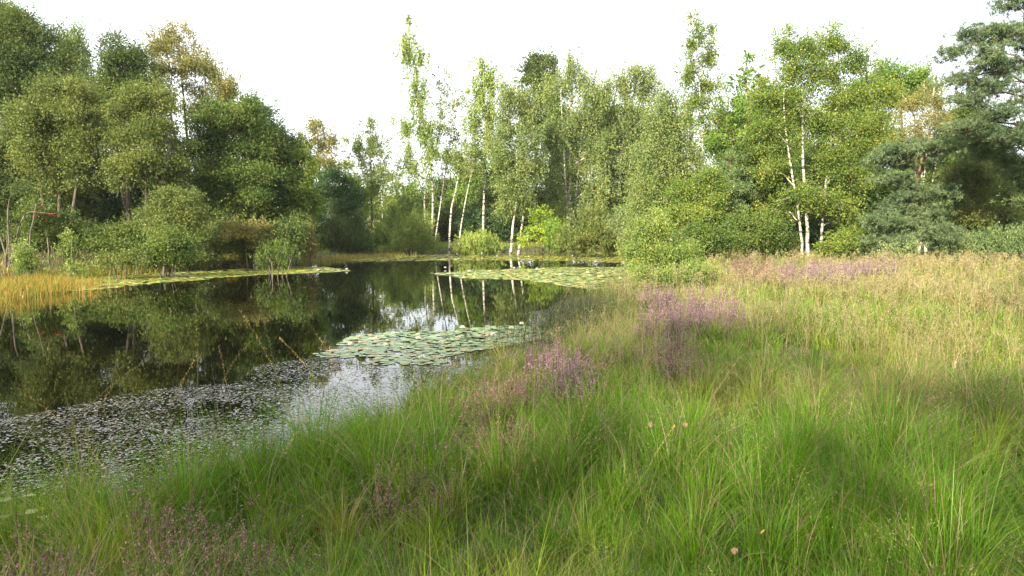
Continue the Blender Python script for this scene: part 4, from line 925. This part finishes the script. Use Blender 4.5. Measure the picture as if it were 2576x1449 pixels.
st = [stalk(k, 1.0, l, c1, c2) for k, (l, c1, c2) in enumerate([(.1, (.20, .21, .07), (.34, .28, .12)), (.3, (.25, .24, .08), (.44, .34, .12)), (.55, (.16, .17, .07), (.26, .22, .10)), (.2, (.12, .14, .06), (.17, .15, .08)), (.4, (.33, .28, .10), (.50, .38, .14))])]
usedst = set()
tops = [(490, 705, 4.6), (592, 770, 4.4), (625, 800, 4.3), (645, 755, 4.5), (700, 840, 4.2), (550, 860, 4.2), (285, 960, 3.8), (330, 925, 3.9), (25, 950, 3.6), (72, 985, 3.5), (262, 1015, 3.3), (500, 880, 4.0), (395, 880, 4.1), (745, 960, 3.8),
        (220, 1100, 3.0), (150, 1085, 3.1), (790, 830, 4.6), (1020, 870, 4.6), (1110, 850, 4.8), (1130, 900, 4.4), (1045, 905, 4.3), (1280, 870, 4.8), (1862, 880, 4.6), (1410, 930, 4.2), (1230, 1050, 3.6), (945, 1200, 2.9), (1010, 1150, 3.0),
        (870, 960, 4.0), (1600, 1010, 3.8), (1700, 1060, 3.4), (1340, 1130, 3.2), (2050, 820, 5.5), (2150, 800, 5.8), (1960, 850, 5.2), (2300, 760, 6.4), (2420, 900, 4.6), (2250, 980, 4.0), (1190, 1100, 3.3), (690, 1080, 3.2), (770, 1040, 3.4), (1540, 880, 4.8), (1480, 990, 4.0), (2480, 1050, 3.6), (2100, 1110, 3.3), (1790, 990, 4.0), (1350, 700, 6.6), (1450, 690, 7.0), (1500, 650, 7.2)]
for i, (px, py, D) in enumerate(tops):
    k = i % 5; pr = st[k]; rz = rng.uniform(-1.0, 1.0) + (math.pi if rng.random() < .45 else 0)
    w = at(px, py, D); lean = (.1, .3, .55, .2, .4)[k]
    g = float(gh(w[0], w[1])); s = max(.35, (w[2] - g)) / (1 - .3 * lean)
    o = pr if k not in usedst else copy_tree(pr); usedst.add(k)
    bx, by = w[0] - math.cos(rz) * lean * s, w[1] - math.sin(rz) * lean * s
    g = float(gh(bx, by)); s = min(1.5, max(.35, w[2] - max(g, -.1)) / (1 - .3 * lean))
    o.location = (bx, by, max(g, -.1) - .02); o.scale = (s, s, s); o.rotation_euler.z = rz
    lft = px < 900
    tag(o, 'tall thin grass stalk with narrow seed head reaching over the water' if lft else 'tall thin grass stalk with narrow seed head standing out of the near meadow', 'grass stalk', 'seed stalks against the water' if lft else 'seed stalks in the near meadow')

# ------------------------------------------------------------------ fern, seedlings, seed balls, fallen leaves
def fern(px, py, z, label):
    p = flat(px, py, z); root = empty('fern', (p[0], p[1], float(gh(p[0], p[1])))); tag(root, label, 'fern')
    for k in range(9):
        a = k * .7 + .2; L_ = rng.uniform(.16, .27); V, Fv = [], []; t = np.linspace(0, 1, 26)
        P = np.stack([np.cos(a) * L_ * t, np.sin(a) * L_ * t, .5 * L_ * np.sin(t * 2.2)], 1); s = np.array((-math.sin(a), math.cos(a), 0)); d = np.array((math.cos(a), math.sin(a), -.1))
        for i in range(3, 26):
            wl = .13 * math.sin(min(1, (1.02 - t[i]) * 1.3) * 1.5) * L_ / .5
            for sg in (-1, 1):
                b_ = len(V); e_ = P[i] + s * sg * wl + d * wl * .35
                V += [P[i], (P[i] + e_) / 2 + d * .011, e_, (P[i] + e_) / 2 - d * .011]; Fv.append([b_, b_ + 1, b_ + 2, b_ + 3])
        mesh_obj('frond', np.array(V), np.array(Fv), 4, M['fern'], root)
M['fern'] = leafmat('fern green', g3((.07, .17, .02), (.10, .22, .03), (.14, .27, .04)), trans=.4)
fern(800, 1125, .6, 'bright green fern at the bank edge above the water')
fern(850, 1200, .6, 'half hidden fern just in front of the bank edge fern')
def seedling(px, py, z, label, n, size, mat='pale', hgt=.45):
    p = flat(px, py, z); g = float(gh(p[0], p[1])); root = empty('seedling', (p[0], p[1], g)); tag(root, label, 'plant')
    V, Fv, tp = [], [], [(smooth_path([(0, 0, 0), (.02, 0, hgt * .6), (.0, .02, hgt)], 6), np.linspace(.003, .0015, 6))]
    for k in range(n):
        a = 2.4 * k; h = hgt * (.35 + .65 * k / n); o_ = np.array((math.cos(a), math.sin(a), .25)) * size * .9; c = np.array((0, 0, h)) + o_
        tp.append((smooth_path([(0, 0, h), c], 3), [.0012, .001, .001])); d = unit(o_ * np.array((1, 1, -.4))); s = unit(np.cross(d, (0, 0, 1))); b_ = len(V)
        for (l_, w_) in [(0, 0), (.2, .38), (.55, .5), (.8, .25), (1, 0), (.8, -.25), (.55, -.5), (.2, -.38)]:
            V.append(c + d * l_ * size + s * w_ * size + np.array((0, 0, -.15 * abs(w_) * size)))
        Fv.append(list(range(b_, b_ + 8)))
    tv, tf = tubes(tp); mesh_obj('stem', tv, tf, 4, M['bark'], root); mesh_obj('leaves', np.array(V), np.array(Fv), 8, M[mat], root)
seedling(60, 1300, .7, 'pale leaved seedling at the left frame edge, upper one', 9, .055)
seedling(85, 1345, .6, 'light green seedling at the left frame edge, lower one', 7, .06, 'fresh', .3)
seedling(1690, 1040, .85, 'blue green seedling standing above the near meadow grass', 7, .045, 'pine', .5)
seedling(1440, 975, .7, 'small leafy seedling right of the middle bank heather', 9, .035, 'fresh', .4)
seedling(2520, 760, .8, 'pale seedling rising in the meadow by the right frame edge', 12, .05, 'pale', .7)
seedling(1960, 765, .8, 'dark leafy seedling in the straw grass', 12, .04, 'dark', .6)
bm_, t, out = newmat('dry seed ball'); b = t.nodes.new('ShaderNodeBsdfPrincipled'); b.inputs['Base Color'].default_value = (.34, .23, .15, 1); b.inputs['Roughness'].default_value = .9; t.links.new(b.outputs[0], out.inputs['Surface'])
def seedball(px, py, D, label):
    w = at(px, py, D); g = float(gh(w[0], w[1])); H = w[2] - g; root = empty('seed_ball', (w[0], w[1], g)); tag(root, label, 'flower head')
    tv, tf = tubes([(smooth_path([(.03, 0, 0), (.02, 0, H * .5), (0, 0, H)], 6), np.linspace(.0016, .001, 6))]); mesh_obj('stem', tv, tf, 4, M['grass'], root, col=np.tile((.14, .19, .06), (len(tv), 1)))
    P = unit(rng.normal(0, 1, (120, 3))) * .009; V, Fq = leaf_quads(P + (0, 0, H), .006, .004); mesh_obj('head', V, Fq, 4, bm_, root)
for a in [(1637, 1068, 3.3, 'round pinkish seed head left of the blue green seedling'), (1724, 1068, 3.3, 'round pinkish seed head right of the blue green seedling'), (1848, 1385, 2.35, 'round pale seed head low in the bottom meadow grass')]: seedball(*a)
fl, t, out = newmat('fallen orange leaf'); b = t.nodes.new('ShaderNodeBsdfPrincipled'); b.inputs['Base Color'].default_value = (.50, .24, .06, 1); b.inputs['Roughness'].default_value = .6; t.links.new(b.outputs[0], out.inputs['Surface'])
V = [(0, -.5, 0), (.28, -.25, .08), (.36, .05, .1), (.2, .35, .05), (0, .55, 0), (-.2, .35, .05), (-.36, .05, .1), (-.28, -.25, .08)]
lf0 = None
for i, (px, py) in enumerate([(2270, 1088), (1197, 1297), (2225, 1150), (2135, 1255), (2365, 1390), (1920, 1305), (2570, 955), (305, 1345)]):
    p = flat(px, py, .72)
    if lf0 is None: o = lf0 = mesh_obj('fallen_leaf', np.array(V) * .03, [np.array([[0, 1, 2, 3, 4, 5, 6, 7]])], 8, fl)
    else: o = lf0.copy(); COL.objects.link(o)
    o.location = (p[0], p[1], .66); o.rotation_euler = (rng.uniform(.2, 1), rng.uniform(-.6, .6), rng.uniform(0, 6)); tag(o, 'small orange fallen leaf caught in the meadow grass', 'leaf', 'fallen leaves in the grass')

# ------------------------------------------------------------------ faint haze volume added for a glare-washed look on the far trees
hv = np.array([(x, y, z) for z in (-2.2, 34.0) for (x, y) in ((-130, -60), (130, -60), (130, 190), (-130, 190))], float)
m, t, out = newmat('haze'); pv = t.nodes.new('ShaderNodeVolumePrincipled'); pv.inputs['Color'].default_value = (1, 1, 1, 1); pv.inputs['Density'].default_value = .00022; pv.inputs['Anisotropy'].default_value = .2
t.links.new(pv.outputs[0], out.inputs['Volume'])
tag(mesh_obj('haze', hv, np.array([[0, 3, 2, 1], [4, 5, 6, 7], [0, 1, 5, 4], [1, 2, 6, 5], [2, 3, 7, 6], [3, 0, 4, 7]]), 4, m), 'thin added haze washing out the far trees like lens glare', 'haze', kind='stuff')
